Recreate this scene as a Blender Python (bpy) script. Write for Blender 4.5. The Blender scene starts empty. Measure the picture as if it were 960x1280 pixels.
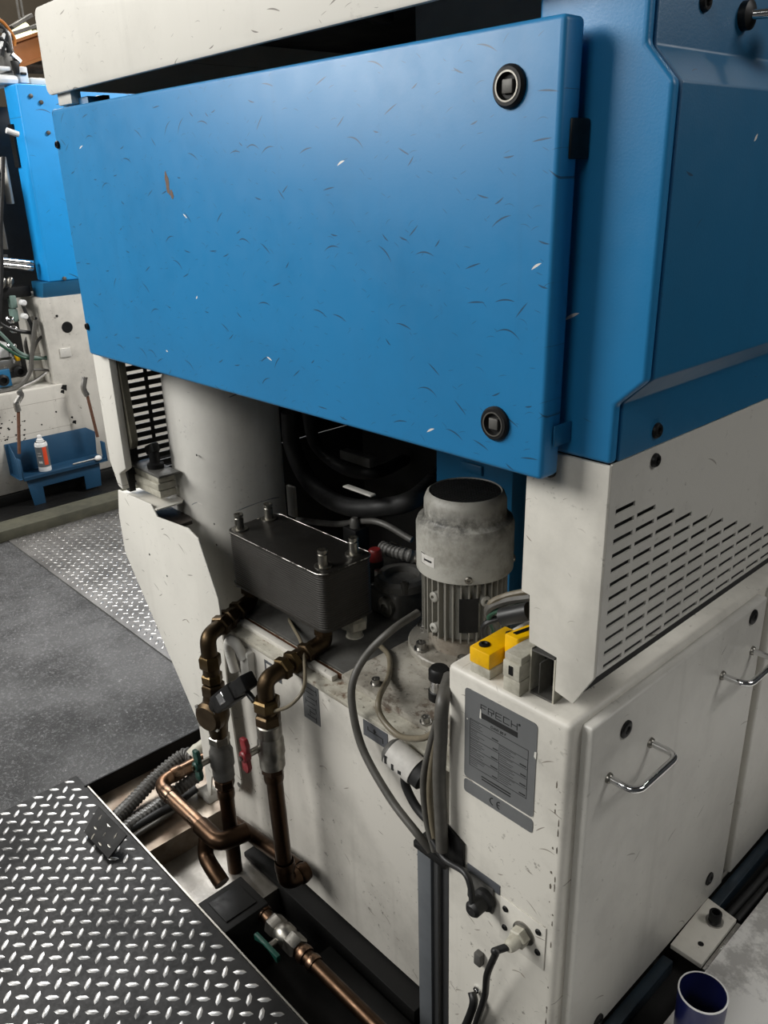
import bpy, bmesh, math, random
from mathutils import Vector, Matrix
random.seed(7)
PI = math.pi
S = bpy.context.scene
COL = S.collection
# ------------------------------------------------------------------ camera
FPX = 1043.0413                      # focal length in pixels of the 960 x 1280 frame
RX = Vector((0.68347748, 0.72948023, -0.02677914))     # camera right in the world
RD = Vector((0.25416313, -0.27220419, -0.92806572))    # camera down
RF = Vector((-0.68429499, 0.62750575, -0.37145242))    # camera forward
EYE = Vector((0, 0, 1.6))
cd = bpy.data.cameras.new('camera'); cam = bpy.data.objects.new('camera', cd); COL.objects.link(cam)
cd.sensor_fit = 'VERTICAL'; cd.sensor_height = 32; cd.lens = FPX / 1280 * 32
cd.clip_start = .05; cd.clip_end = 200
M3 = Matrix((RX, -RD, -RF)).transposed()
cam.matrix_world = Matrix.Translation(EYE) @ M3.to_4x4()
S.camera = cam
# ------------------------------------------------------------------ world, light, exposure
W = bpy.data.worlds.new('hall_daylight'); S.world = W; W.use_nodes = True
bg = W.node_tree.nodes['Background']; bg.inputs[0].default_value = (.92, .97, 1, 1); bg.inputs[1].default_value = .04

def area(name, loc, aim, sx, sy, power, col=(1, 1, 1)):
    d = bpy.data.lights.new(name, 'AREA'); d.shape = 'RECTANGLE'; d.size = sx; d.size_y = sy
    d.energy = power; d.color = col
    o = bpy.data.objects.new(name, d); COL.objects.link(o); o.location = loc
    o.rotation_euler = (Vector(aim) - Vector(loc)).to_track_quat('-Z', 'Y').to_euler()
    return o
area('hall_lamp_front', (-4.3, -3.0, 3.9), (-1.5, .9, .9), 3.6, 2.2, 370, (1, .985, .95))
area('fill_light_front', (.2, -4.2, 4.6), (-1.2, .9, 1.0), 2.4, 1.4, 65, (1, .985, .95))  # added fill from behind the camera, lifts the dark shadow on the post
area('hall_lamp_aisle', (-6.2, 2.3, 5.0), (-2.2, .6, .2), 2.6, 1.6, 230, (1, .99, .97))
area('hall_lamp_far', (-10.0, 5.2, 5.6), (-3.0, 1.3, .2), 4.0, 2.0, 480, (1, .99, .97))
area('hall_lamp_deep', (-9.6, 2.6, 5.8), (-12.0, 4.0, 2.5), 2.0, 1.0, 240, (1, .93, .82))
area('hall_lamp_middle', (-1.2, 4.6, 4.4), (-4.5, 2.0, 1.4), 1.6, 1.0, 270, (1, .98, .95))
area('hall_lamp_right', (2.0, 2.6, 3.6), (-.4, 1.4, .4), 1.4, 1.0, 42, (1, .98, .95))
S.view_settings.view_transform = 'Standard'; S.view_settings.look = 'None'
S.view_settings.gamma = 1; S.view_settings.use_curve_mapping = False
S.view_settings.exposure = 0.0

def at(u, v, ax, val):               # the point seen at pixel (u, v) on the world plane axis = val
    d = RX * (u - 480) + RD * (v - 640) + RF * FPX
    return EYE + d * ((val - EYE[ax]) / d[ax])
# ------------------------------------------------------------------ materials
class N:
    def __init__(s, name):
        s.m = bpy.data.materials.new(name); s.m.use_nodes = True
        s.t = s.m.node_tree; s.b = s.t.nodes['Principled BSDF']
    def n(s, typ, **k):
        o = s.t.nodes.new(typ)
        for a, b in k.items(): setattr(o, a, b)
        return o
    def l(s, a, b): s.t.links.new(a, b)
    def val(s, x, sock):
        if isinstance(x, (int, float)): sock.default_value = x
        elif isinstance(x, (tuple, list)): sock.default_value = x
        else: s.l(x, sock)
    def math(s, op, a, b=0.0, clamp=False):
        o = s.n('ShaderNodeMath', operation=op, use_clamp=clamp); s.val(a, o.inputs[0]); s.val(b, o.inputs[1]); return o.outputs[0]
    def coord(s, k='Object'): return s.n('ShaderNodeTexCoord').outputs[k]
    def mapping(s, v, sc, loc=(0, 0, 0)):
        o = s.n('ShaderNodeMapping'); s.l(v, o.inputs[0]); o.inputs['Scale'].default_value = sc; o.inputs['Location'].default_value = loc; return o.outputs[0]
    def noise(s, v, scale, detail=3, rough=.55):
        o = s.n('ShaderNodeTexNoise'); s.l(v, o.inputs['Vector']); o.inputs['Scale'].default_value = scale
        o.inputs['Detail'].default_value = detail; o.inputs['Roughness'].default_value = rough; return o.outputs[0]
    def ramp(s, f, a, b):
        o = s.n('ShaderNodeMapRange'); s.l(f, o.inputs[0]); o.inputs[1].default_value = a; o.inputs[2].default_value = b; o.clamp = True; return o.outputs[0]
    def mix(s, f, a, b):
        o = s.n('ShaderNodeMix', data_type='RGBA'); s.val(f, o.inputs[0])
        s.val(a + (1,) if isinstance(a, tuple) else a, o.inputs[6]); s.val(b + (1,) if isinstance(b, tuple) else b, o.inputs[7]); return o.outputs[2]
    def bump(s, h, strength, dist=.001):
        o = s.n('ShaderNodeBump'); s.l(h, o.inputs['Height']); o.inputs['Strength'].default_value = strength; o.inputs['Distance'].default_value = dist
        s.l(o.outputs[0], s.b.inputs['Normal'])
    def scratches(s, axes, scale, thr, ln, wd, seed):   # short bent strokes, one at most in each cell
        c = s.n('ShaderNodeSeparateXYZ'); s.l(s.coord(), c.inputs[0])
        cb = s.n('ShaderNodeCombineXYZ')
        s.l(s.math('MULTIPLY', c.outputs[axes[0]], scale), cb.inputs[0]); s.l(s.math('MULTIPLY', c.outputs[axes[1]], scale), cb.inputs[1])
        ad = s.n('ShaderNodeVectorMath', operation='ADD'); s.l(cb.outputs[0], ad.inputs[0]); ad.inputs[1].default_value = (seed, seed * 1.7, 0)
        v = s.n('ShaderNodeTexVoronoi', voronoi_dimensions='2D'); s.l(ad.outputs[0], v.inputs['Vector']); v.inputs['Scale'].default_value = 1
        su = s.n('ShaderNodeVectorMath', operation='SUBTRACT'); s.l(ad.outputs[0], su.inputs[0]); s.l(v.outputs['Position'], su.inputs[1])
        rc = s.n('ShaderNodeSeparateColor'); s.l(v.outputs['Color'], rc.inputs[0])
        ro = s.n('ShaderNodeVectorRotate', rotation_type='Z_AXIS'); s.l(su.outputs[0], ro.inputs['Vector'])
        s.l(s.math('MULTIPLY', s.math('SUBTRACT', rc.outputs[0], .5), 1.7), ro.inputs['Angle'])
        p = s.n('ShaderNodeSeparateXYZ'); s.l(ro.outputs[0], p.inputs[0])
        x, y = p.outputs[0], p.outputs[1]
        x2 = s.math('MULTIPLY', x, x)
        bend = s.math('MULTIPLY', x2, s.math('MULTIPLY', s.math('SUBTRACT', rc.outputs[1], .5), 2.0))
        L = s.math('MULTIPLY', s.math('ADD', rc.outputs[1], .35), ln)
        fall = s.math('SUBTRACT', 1.0, s.math('DIVIDE', x2, s.math('MULTIPLY', L, L)))
        d = s.math('ABSOLUTE', s.math('ADD', y, bend))
        on = s.math('LESS_THAN', d, s.math('MULTIPLY', fall, wd))
        return s.math('MULTIPLY', on, s.math('GREATER_THAN', rc.outputs[2], thr))

MATS = {}
def paint(name, col, rough=.42, grime=(.10, .085, .06), amount=.5, speck=.3, scr=None, axes=(0, 2), peel=.12, scrcol=((.02, .05, .09), (.75, .72, .68)), metal=0):
    k = N(name); co = k.coord()
    big = k.ramp(k.noise(co, 3.6, 7, .68), .47, .70)
    fine = k.noise(co, 26, 4, .6)
    c = k.mix(k.math('MULTIPLY', big, amount * .8), col, tuple(x * .62 + g * .2 for x, g in zip(col, grime)))
    spots = k.ramp(k.noise(co, 62, 3, .7), .635, .69)
    c = k.mix(k.math('MULTIPLY', k.math('MULTIPLY', spots, k.ramp(k.noise(co, 5, 3), .46, .66)), speck), c, grime)
    run = k.ramp(k.noise(k.mapping(co, (22, 22, 1.1)), 1, 3, .5), .60, .8)
    c = k.mix(k.math('MULTIPLY', run, amount * .22), c, grime)
    if scr:
        a = k.scratches(axes, scr[0], scr[1], .33, .022, 1.3); b = k.scratches(axes, scr[0] * .8, scr[2], .12, .025, 7.7)
        c2 = k.scratches(axes, scr[0] * 2.1, scr[1] + .05, .3, .018, 3.9)
        c = k.mix(k.math('MULTIPLY', a, .8), c, scrcol[0]); c = k.mix(k.math('MULTIPLY', c2, .6), c, scrcol[0]); c = k.mix(b, c, scrcol[1])
    k.l(c, k.b.inputs['Base Color'])
    k.l(k.math('ADD', k.math('MULTIPLY', fine, .16), rough - .08), k.b.inputs['Roughness'])
    k.b.inputs['Metallic'].default_value = metal
    k.bump(k.noise(co, 330, 2), peel * .7, .001)
    MATS[name] = k.m; return k.m
def grimy(name, col, dirt, rust, rough=.45):
    k = N(name); co = k.coord()
    a = k.ramp(k.noise(co, 7, 8, .7), .44, .62); b = k.ramp(k.noise(k.mapping(co, (1, 1, 1), (3, 5, 1)), 15, 7, .72), .55, .63); sp = k.ramp(k.noise(co, 75, 4, .7), .60, .66)
    c = k.mix(k.math('MULTIPLY', a, .75), col, dirt); c = k.mix(k.math('MULTIPLY', sp, .7), c, tuple(x * .4 for x in dirt)); c = k.mix(k.math('MULTIPLY', b, .8), c, rust)
    k.l(c, k.b.inputs['Base Color']); k.l(k.math('ADD', k.math('MULTIPLY', a, .15), rough - .1), k.b.inputs['Roughness'])
    k.bump(k.noise(co, 140, 4), .25, .001); MATS[name] = k.m; return k.m
def plain(name, col, rough=.5, metal=0, var=.35, scale=30, col2=None, bump=.05, spec=None):
    k = N(name); co = k.coord()
    f = k.ramp(k.noise(co, scale, 4, .6), .35, .72)
    c = k.mix(k.math('MULTIPLY', f, var), col, col2 or tuple(x * .45 for x in col))
    k.l(c, k.b.inputs['Base Color']); k.b.inputs['Metallic'].default_value = metal
    k.l(k.math('ADD', k.math('MULTIPLY', f, .2), rough - .06), k.b.inputs['Roughness'])
    if spec is not None: k.b.inputs['Specular IOR Level'].default_value = spec
    if bump: k.bump(k.noise(co, scale * 7, 3), bump, .001)
    MATS[name] = k.m; return k.m

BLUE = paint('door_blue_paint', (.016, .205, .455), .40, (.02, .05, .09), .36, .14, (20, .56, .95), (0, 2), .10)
BLUE2 = paint('shaded_blue_paint', (.013, .135, .285), .40, (.015, .03, .05), .30, .12, (14, .93, .975), (1, 2), .22)  # darker copy of the door blue, the side panel's shade put into the colour
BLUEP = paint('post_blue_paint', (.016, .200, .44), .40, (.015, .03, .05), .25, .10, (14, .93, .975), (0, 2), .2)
BLUE3 = paint('neighbour_blue_paint', (.010, .34, .82), .45, (.01, .03, .06), .25, .15, (9, .82, .9), (1, 2), .1)
TRAYB = paint('tray_blue_paint', (.012, .062, .13), .5, (.02, .02, .02), .7, .4, None)
WHITE = paint('cover_white_paint', (.70, .68, .62), .45, (.12, .10, .07), .30, .22, (18, .78, .985), (0, 2), .12, ((.16, .14, .12), (.3, .25, .2)))
WHITED = paint('cabinet_white_paint', (.66, .635, .57), .45, (.075, .062, .045), .85, .8, (22, .86, .985), (0, 2), .14, ((.16, .13, .1), (.3, .25, .2)))
WHITES = paint('side_white_paint', (.60, .585, .54), .36, (.09, .08, .06), .6, .5, (16, .93, .99), (1, 2), .3, ((.2, .18, .15), (.3, .25, .2)))
WHITED2 = paint('tank_white_paint', (.60, .575, .52), .45, (.06, .05, .035), .9, .9, (22, .9, .985), (0, 2), .12, ((.14, .11, .08), (.3, .25, .2)))
GREYW = paint('accumulator_grey_paint', (.62, .605, .56), .42, (.10, .09, .075), .55, .55, (20, .93, .985), (0, 2), .08)
def motor_mat():
    k = N('motor_grey_paint'); co = k.coord(); sp = k.n('ShaderNodeSeparateXYZ'); k.l(co, sp.inputs[0])
    soot = k.math('SUBTRACT', 1.0, k.math('MULTIPLY', k.math('ABSOLUTE', k.math('SUBTRACT', sp.outputs[2], .337)), 26), True)
    soot = k.math('MULTIPLY', soot, k.ramp(k.noise(co, 22, 6, .75), .36, .58))
    st = k.ramp(k.noise(co, 12, 6, .7), .46, .72)
    c = k.mix(k.math('MULTIPLY', st, .75), (.40, .39, .35), (.10, .09, .065)); c = k.mix(k.math('MULTIPLY', soot, .92), c, (.018, .017, .014))
    k.l(c, k.b.inputs['Base Color']); k.b.inputs['Roughness'].default_value = .5; k.bump(k.noise(co, 260, 3), .25, .001); return k.m
MOTORW = motor_mat()
FINM = paint('motor_fin_paint', (.25, .24, .21), .5, (.05, .03, .015), .9, .8, None)
TOPG = grimy('tank_top_paint', (.36, .34, .295), (.13, .115, .09), (.075, .045, .028), .42)
RUST = grimy('stained_rim_paint', (.48, .46, .39), (.16, .13, .09), (.10, .045, .02))
BLACK = plain('black_plastic', (.007, .007, .007), .45, 0, .3, 40, None, .05, .3)
BLACKR = plain('black_rubber', (.010, .010, .010), .55, 0, .3, 40)
DARK = plain('oily_dark_steel', (.008, .0078, .0075), .6, 0, .5, 12, (.004, .004, .004), .2, .25)
INNER = plain('inside_shade', (.020, .020, .020), .7, 0, .5, 6)  # near-black for interior sheets, the shade inside is put into the colour
IRON = plain('cast_iron_grey', (.12, .118, .11), .5, .3, .6, 18, (.04, .035, .03), .25)
STEEL = plain('worn_steel', (.45, .44, .42), .32, 1, .5, 40, (.2, .19, .17))
CHROME = plain('polished_chrome', (.78, .78, .78), .10, 1, .1, 20, (.6, .6, .6), 0)
NICKEL = plain('nickel_plate', (.34, .33, .30), .34, 1, .6, 35, (.16, .14, .11), .1)
COPPER = plain('tarnished_copper', (.070, .043, .027), .36, 1, .8, 22, (.035, .02, .012), .1)
COPPERB = plain('bright_copper', (.165, .115, .082), .30, 1, .7, 22, (.22, .11, .055), .1)
BRASS = plain('tarnished_brass', (.12, .085, .042), .38, 1, .7, 26, (.085, .05, .02), .1)
BRONZE = plain('dark_bronze', (.085, .060, .035), .42, 1, .7, 26, (.045, .03, .018), .15)
EXCH = plain('exchanger_dark_steel', (.034, .031, .027), .42, .3, .4, 14, (.02, .018, .015), .03)
EXTOP = plain('exchanger_top_steel', (.016, .0148, .013), .40, .3, .5, 14, (.009, .008, .007), .03)
RIM = plain('bare_steel_rim', (.62, .60, .56), .30, 1, .8, 60, (.1, .09, .08), 0)
GREEN = plain('green_handle', (.005, .045, .032), .35, 0, .4, 50)
RED = plain('red_handle', (.20, .012, .016), .38, 0, .5, 50)
REDCAP = plain('red_cap', (.16, .008, .008), .4, 0, .4, 50)
YELLOW = plain('yellow_switch', (.85, .48, .0), .38, 0, .35, 60, (.5, .26, .0))
CREAM = plain('cream_plastic', (.52, .50, .42), .45, 0, .7, 50, (.24, .22, .17))
LABELG = plain('grey_label', (.155, .16, .162), .38, .2, .15, 12)
LABELD = plain('dark_grey_label', (.085, .09, .10), .4, 0, .2, 12)
LABELW = plain('white_label', (.62, .60, .56), .5, 0, .4, 40)
PRINT = plain('black_print', (.012, .012, .012), .5, 0, .1, 10, None, 0)
WPRINT = plain('white_print', (.7, .68, .62), .5, 0, .2, 30, None, 0)
CABLEG = plain('grey_cable_sheath', (.095, .09, .08), .45, 0, .5, 30, (.04, .037, .03))
CABLEB = plain('beige_cable_sheath', (.17, .145, .10), .45, 0, .6, 30, (.08, .065, .04))
CABLEK = plain('black_cable_sheath', (.013, .013, .013), .42, 0, .3, 30)
CABLEN = plain('green_cable_sheath', (.02, .09, .05), .45, 0, .3, 30)
HOSE = plain('grey_corrugated_plastic', (.115, .112, .105), .36, 0, .5, 30)
DUCT = plain('grey_cable_duct', (.115, .125, .135), .5, 0, .45, 9, (.06, .065, .07))
DUCTD = plain('shaded_cable_duct', (.035, .036, .037), .5, 0, .4, 9)  # duct grey again, with the shade of its right parts in the colour
RAILB = plain('blue_black_rail', (.022, .036, .05), .34, .3, .6, 20, (.008, .01, .012), .15)
CUPB = plain('dark_blue_plastic', (.008, .012, .075), .35, 0, .15, 10, None, 0)
WHITEP = plain('white_plastic', (.75, .75, .74), .4, 0, .2, 20)
ORANGE = plain('orange_crane_paint', (.50, .17, .025), .5, 0, .4, 3)
HALLG = plain('hall_wall_brown', (.075, .062, .045), .7, 0, .6, 1.2, (.04, .034, .026))
SILL = plain('mossy_timber', (.085, .082, .055), .7, 0, .8, 9, (.03, .03, .022), .3)
OLIVE = plain('olive_dirty_steel', (.14, .13, .095), .6, 0, .8, 16, (.05, .046, .033), .1)
ORANGEL = plain('orange_red_label', (.72, .07, .02), .45, 0, .1, 20)
RUST2 = plain('brown_grimy_steel', (.045, .036, .030), .6, 0, .6, 25, (.015, .012, .01))
RUSTROD = plain('rust_brown_rod', (.16, .075, .045), .6, .3, .7, 40, (.07, .03, .02), .2)
TEALB = plain('grey_green_block', (.16, .24, .21), .5, 0, .5, 30)
MIRROR = plain('bright_window', (.8, .82, .85), .3, 0, .1, 20)

def floor_mat():
    k = N('asphalt_floor'); co = k.coord()
    g = k.noise(co, 120, 4, .8); b = k.noise(co, 3.2, 6, .65)
    c = k.mix(k.ramp(b, .36, .62), (.022, .022, .022), (.095, .095, .096))
    c = k.mix(k.math('MULTIPLY', k.ramp(g, .52, .66), .75), c, (.25, .25, .255))
    ch = k.ramp(k.noise(co, 60, 2, .5), .75, .77)
    c = k.mix(k.math('MULTIPLY', ch, .7), c, (.42, .42, .42))
    k.l(c, k.b.inputs['Base Color'])
    k.l(k.math('ADD', k.math('MULTIPLY', k.ramp(b, .3, .7), .18), .34), k.b.inputs['Roughness'])
    k.bump(g, 1.0, .004); return k.m
ASPHALT = floor_mat()
def tread_mat(name, base, hi, ro):
    k = N(name); co = k.coord()
    b = k.noise(co, 3.4, 5, .62); f = k.noise(co, 120, 3, .6)
    c = k.mix(k.ramp(b, .36, .66), base, hi)
    k.l(c, k.b.inputs['Base Color']); k.b.inputs['Metallic'].default_value = .75
    k.l(k.math('ADD', k.math('MULTIPLY', f, .3), ro), k.b.inputs['Roughness'])
    k.bump(f, .3, .001); return k.m
TREAD = tread_mat('oily_tread_steel', (.008, .0079, .0078), (.030, .0295, .029), .36)
LUG = tread_mat('worn_lug_steel', (.16, .158, .154), (.92, .91, .89), .20)
TREADL = tread_mat('pale_tread_steel', (.13, .125, .12), (.30, .29, .28), .32)  # paler steel than the near plate
TRENCH = tread_mat('trench_sheet_steel', (.22, .205, .18), (.50, .48, .45), .30)
TRENCHR = plain('rusty_tray_steel', (.34, .29, .23), .40, .5, .9, 9, (.12, .06, .03), .2)
BENCH = N('chalky_bench_board')
def _b():
    k = BENCH; co = k.coord(); f = k.noise(co, 9, 6, .7)
    c = k.mix(k.ramp(f, .46, .56), (.80, .79, .76), (.46, .45, .43)); k.l(c, k.b.inputs['Base Color'])
    k.b.inputs['Roughness'].default_value = .5; k.bump(f, .3, .001)
_b(); BENCH = BENCH.m

# ------------------------------------------------------------------ mesh builder
ORG = {}
def V(*a): return Vector(a)
class MB:
    def __init__(s): s.bm = bmesh.new()
    def box(s, a, b, bev=0, seg=2, rot=None):
        a = Vector(a); b = Vector(b); c = (a + b) / 2; d = b - a
        r = bmesh.ops.create_cube(s.bm, size=1.0); vs = r['verts']
        for v in vs:
            v.co = Vector((v.co.x * d.x, v.co.y * d.y, v.co.z * d.z))
        if bev:
            es = list({e for v in vs for e in v.link_edges})
            g = bmesh.ops.bevel(s.bm, geom=es, offset=min(bev, .45 * min(abs(d.x), abs(d.y), abs(d.z))), segments=seg, affect='EDGES', profile=.5)
            vs = list({v for f in g['faces'] for v in f.verts} | {v for v in vs if v.is_valid})
        for v in vs:
            if rot: v.co = rot @ v.co
            v.co += c
        return s
    def prism(s, pts, plane, d0, d1, bev=0, seg=2):      # outline in a plane, given depth along the third axis
        def to(p, d):
            if plane == 'xz': return Vector((p[0], d, p[1]))
            if plane == 'yz': return Vector((d, p[0], p[1]))
            return Vector((p[0], p[1], d))
        A = [s.bm.verts.new(to(p, d0)) for p in pts]; B = [s.bm.verts.new(to(p, d1)) for p in pts]
        fs = [s.bm.faces.new(A), s.bm.faces.new(B[::-1])]
        n = len(pts)
        for i in range(n): fs.append(s.bm.faces.new((A[i], A[(i + 1) % n], B[(i + 1) % n], B[i])))
        bmesh.ops.recalc_face_normals(s.bm, faces=fs)
        if bev:
            es = list({e for f in fs for e in f.edges})
            bmesh.ops.bevel(s.bm, geom=es, offset=bev, segments=seg, affect='EDGES', profile=.5)
        return s
    def lathe(s, o, ax, prof, n=24, capa=True, capb=True):   # prof: (radius, height) along the axis
        o = Vector(o); ax = Vector(ax).normalized()
        u = ax.orthogonal().normalized(); w = ax.cross(u)
        rings = []
        for r, h in prof:
            rings.append([s.bm.verts.new(o + ax * h + (u * math.cos(t) + w * math.sin(t)) * r) for t in (2 * PI * (i + .5) / n for i in range(n))])
        for A, B in zip(rings, rings[1:]):
            for i in range(n): s.bm.faces.new((A[i], A[(i + 1) % n], B[(i + 1) % n], B[i]))
        if capa: s.bm.faces.new(rings[0][::-1])
        if capb: s.bm.faces.new(rings[-1])
        return s
    def cyl(s, a, b, r, r2=None, n=20, bev=0):
        a = Vector(a); b = Vector(b); L = (b - a).length; r2 = r if r2 is None else r2
        p = [(r, 0), (r2, L)] if not bev else [(r - bev, 0), (r, bev), (r2, L - bev), (r2 - bev, L)]
        return s.lathe(a, b - a, p, n)
    def nut(s, a, b, r): 
        a = Vector(a); b = Vector(b); L = (b - a).length
        return s.lathe(a, b - a, [(r * .86, 0), (r, L * .14), (r, L * .86), (r * .86, L)], 6)
    def tube(s, pts, r, n=10, cap=True):
        pts = [Vector(p) for p in pts]; rs = r if isinstance(r, (list, tuple)) else [r] * len(pts)
        rings = []; u = None
        for i, p in enumerate(pts):
            t = (pts[min(i + 1, len(pts) - 1)] - pts[max(i - 1, 0)])
            if t.length < 1e-9: t = Vector((0, 0, 1))
            t.normalize()
            u = t.orthogonal().normalized() if u is None else (u - t * u.dot(t)).normalized()
            w = t.cross(u)
            rings.append([s.bm.verts.new(p + (u * math.cos(k) + w * math.sin(k)) * rs[i]) for k in (2 * PI * j / n for j in range(n))])
        for A, B in zip(rings, rings[1:]):
            for i in range(n): s.bm.faces.new((A[i], A[(i + 1) % n], B[(i + 1) % n], B[i]))
        if cap: s.bm.faces.new(rings[0][::-1]); s.bm.faces.new(rings[-1])
        return s
    def ball(s, c, r, seg=14, sc=(1, 1, 1)):
        g = bmesh.ops.create_uvsphere(s.bm, u_segments=seg, v_segments=max(6, seg // 2), radius=r)
        for v in g['verts']: v.co = Vector((v.co.x * sc[0], v.co.y * sc[1], v.co.z * sc[2])) + Vector(c)
        return s
    def slotted(s, ys, zs, slot, d0, d1):                  # a sheet in a yz plane with real openings where slot(i, j) is true
        ny, nz = len(ys), len(zs); vt = {}
        def v(i, j, k):
            if (i, j, k) not in vt: vt[i, j, k] = s.bm.verts.new(((d0, d1)[k], ys[i], zs[j]))
            return vt[i, j, k]
        full = lambda i, j: 0 <= i < ny - 1 and 0 <= j < nz - 1 and not slot(i, j)
        for i in range(ny - 1):
            for j in range(nz - 1):
                if not full(i, j): continue
                s.bm.faces.new((v(i, j, 0), v(i, j + 1, 0), v(i + 1, j + 1, 0), v(i + 1, j, 0)))
                s.bm.faces.new((v(i, j, 1), v(i + 1, j, 1), v(i + 1, j + 1, 1), v(i, j + 1, 1)))
                for di, dj, a, b in ((-1, 0, (i, j), (i, j + 1)), (1, 0, (i + 1, j + 1), (i + 1, j)), (0, -1, (i + 1, j), (i, j)), (0, 1, (i, j + 1), (i + 1, j + 1))):
                    if not full(i + di, j + dj): s.bm.faces.new((v(*a, 0), v(*a, 1), v(*b, 1), v(*b, 0)))
        bmesh.ops.recalc_face_normals(s.bm, faces=s.bm.faces[:])
        return s
    def text(s, body, size, o, right, up, ext=.0004, center=False):
        cu = bpy.data.curves.new('letters', 'FONT'); cu.body = body; cu.size = size; cu.extrude = ext
        if center: cu.align_x = 'CENTER'
        t = bpy.data.objects.new('letters', cu); COL.objects.link(t)
        dg = bpy.context.evaluated_depsgraph_get(); me = bpy.data.meshes.new_from_object(t.evaluated_get(dg))
        right = Vector(right).normalized(); up = Vector(up).normalized(); nn = right.cross(up)
        for v in me.vertices: v.co = Vector(o) + right * v.co.x + up * v.co.y + nn * v.co.z
        s.bm.from_mesh(me); bpy.data.objects.remove(t); bpy.data.curves.remove(cu); bpy.data.meshes.remove(me)
        return s
    def build(s, name, mat, parent=None, smooth=38):
        me = bpy.data.meshes.new(name); bm = s.bm
        if parent is None:
            xs = [v.co for v in bm.verts]
            o0 = Vector(((min(c.x for c in xs) + max(c.x for c in xs)) / 2, (min(c.y for c in xs) + max(c.y for c in xs)) / 2, min(c.z for c in xs)))
        else: o0 = ORG[parent.name]
        bmesh.ops.translate(bm, verts=bm.verts, vec=-o0)
        bm.to_mesh(me); bm.free()
        if smooth:
            me.polygons.foreach_set('use_smooth', [True] * len(me.polygons)); me.set_sharp_from_angle(angle=math.radians(smooth))
        me.materials.append(mat)
        o = bpy.data.objects.new(name, me); COL.objects.link(o)
        if parent is None: o.location = o0
        else: o.parent = parent
        ORG[o.name] = o0
        return o
def tag(o, label=None, cat=None, group=None, kind=None):
    if label: o['label'] = label
    if cat: o['category'] = cat
    if group: o['group'] = group
    if kind: o['kind'] = kind
    return o
def thing(name, loc, label, cat, group=None):
    o = bpy.data.objects.new(name, None); o.empty_display_size = .05; COL.objects.link(o); o.location = loc
    ORG[o.name] = Vector(loc); return tag(o, label, cat, group)
def spline(pts, n=8):
    P = [Vector(p) for p in pts]; P = [P[0] * 2 - P[1]] + P + [P[-1] * 2 - P[-2]]; out = []
    for i in range(1, len(P) - 2):
        a, b, c, d = P[i - 1:i + 3]
        for k in range(n):
            t = k / n
            out.append(.5 * (2 * b + (c - a) * t + (2 * a - 5 * b + 4 * c - d) * t * t + (3 * b - a - 3 * c + d) * t ** 3))
    return out + [P[-2]]
def fillet(pts, r, n=7):
    P = [Vector(p) for p in pts]; out = [P[0]]
    for a, b, c in zip(P, P[1:], P[2:]):
        k = min(r, (a - b).length * .49, (c - b).length * .49)
        p0 = b + (a - b).normalized() * k; p1 = b + (c - b).normalized() * k
        out += [(p0 * (1 - t) ** 2 + b * 2 * t * (1 - t) + p1 * t * t) for t in (i / n for i in range(n + 1))]
    return out + [P[-1]]
def resample(pts, step):
    out = [pts[0].copy()]; acc = 0
    for a, b in zip(pts, pts[1:]):
        L = (b - a).length; t = step - acc
        while t <= L: out.append(a + (b - a) * (t / L)); t += step
        acc = (acc + L) % step
    return out
def cable(name, pts, r, mat, label, cat='cable', group=None, n=10, sub=8):
    return tag(MB().tube(spline(pts, sub), r, n).build(name, mat), label, cat, group)
def rrect(x0, x1, z0, z1, r, n=4):
    out = []
    for cx, cz, a in ((x1 - r, z1 - r, 0), (x0 + r, z1 - r, 90), (x0 + r, z0 + r, 180), (x1 - r, z0 + r, 270)):
        out += [(cx + r * math.cos(math.radians(a + 90 * i / n)), cz + r * math.sin(math.radians(a + 90 * i / n))) for i in range(n + 1)]
    return out
def screw(par, c, ax, r, mat=None, name='screw', h=.006):
    o = MB().lathe(c, ax, [(r, 0), (r, h * .5), (r * .8, h), (r * .5, h), (r * .42, h * .4)], 16).build(name, mat or BLACK, par); return o
X_, Y_, Z_ = V(1, 0, 0), V(0, 1, 0), V(0, 0, 1)
FR = -Y_                                                    # outward normal of the machine's front

#================================================================== SETTING
YE = .672                                                   # edge of the tread plate along the trench
TX0, TZ, TZS = -2.025, -.20, -.055                          # trench left end, trench floor, shallow tray floor
m = MB()
m.box((-14, -6, -.5), (TX0 - .006, 16, -.004)); m.box((TX0 - .006, -6, -.5), (6, YE - .004, -.004))
tag(m.build('floor', ASPHALT, None, 0), 'dark grey gritty asphalt floor of the workshop', kind='structure')
m = MB().box((TX0, YE, TZ - .03), (-.62, 3.0, TZ)); tag(m.build('floor_trench', DARK, None, 0), 'sheet metal floor of the drip trench under the pipes', kind='structure')  # near-black floor, the shade in the trench is put into its colour
tag(MB().box((-1.725, YE, TZ), (-1.44, 1.0, -.125)).build('floor_tray', TRENCH, None, 0), 'bright worn sheet metal tray below the left pipes', kind='structure')
m = MB().box((TX0, YE, TZ), (-1.725, 3.0, TZS)); tag(m.build('trim_tray_floor', TRENCHR, None, 0), 'brown stained shallow tray floor at the left end of the trench', kind='structure')
m = MB().box((TX0 - .005, YE - .01, TZ), (TX0, 3.0, .003)); tag(m.build('trim_1', DARK, None, 0), 'dark steel edge at the left end of the trench', kind='structure')
m = MB().box((TX0, YE - .004, TZ), (-.62, YE, .0005)); tag(m.build('trim_2', NICKEL, None, 0), 'bare steel edge strip along the front of the trench', kind='structure')
m = MB().box((-.62, .2, TZ - .05), (6, 12, .02)); tag(m.build('floor_right', DARK, None, 0), 'oily black drip tray floor right of the machine', kind='structure')
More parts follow.
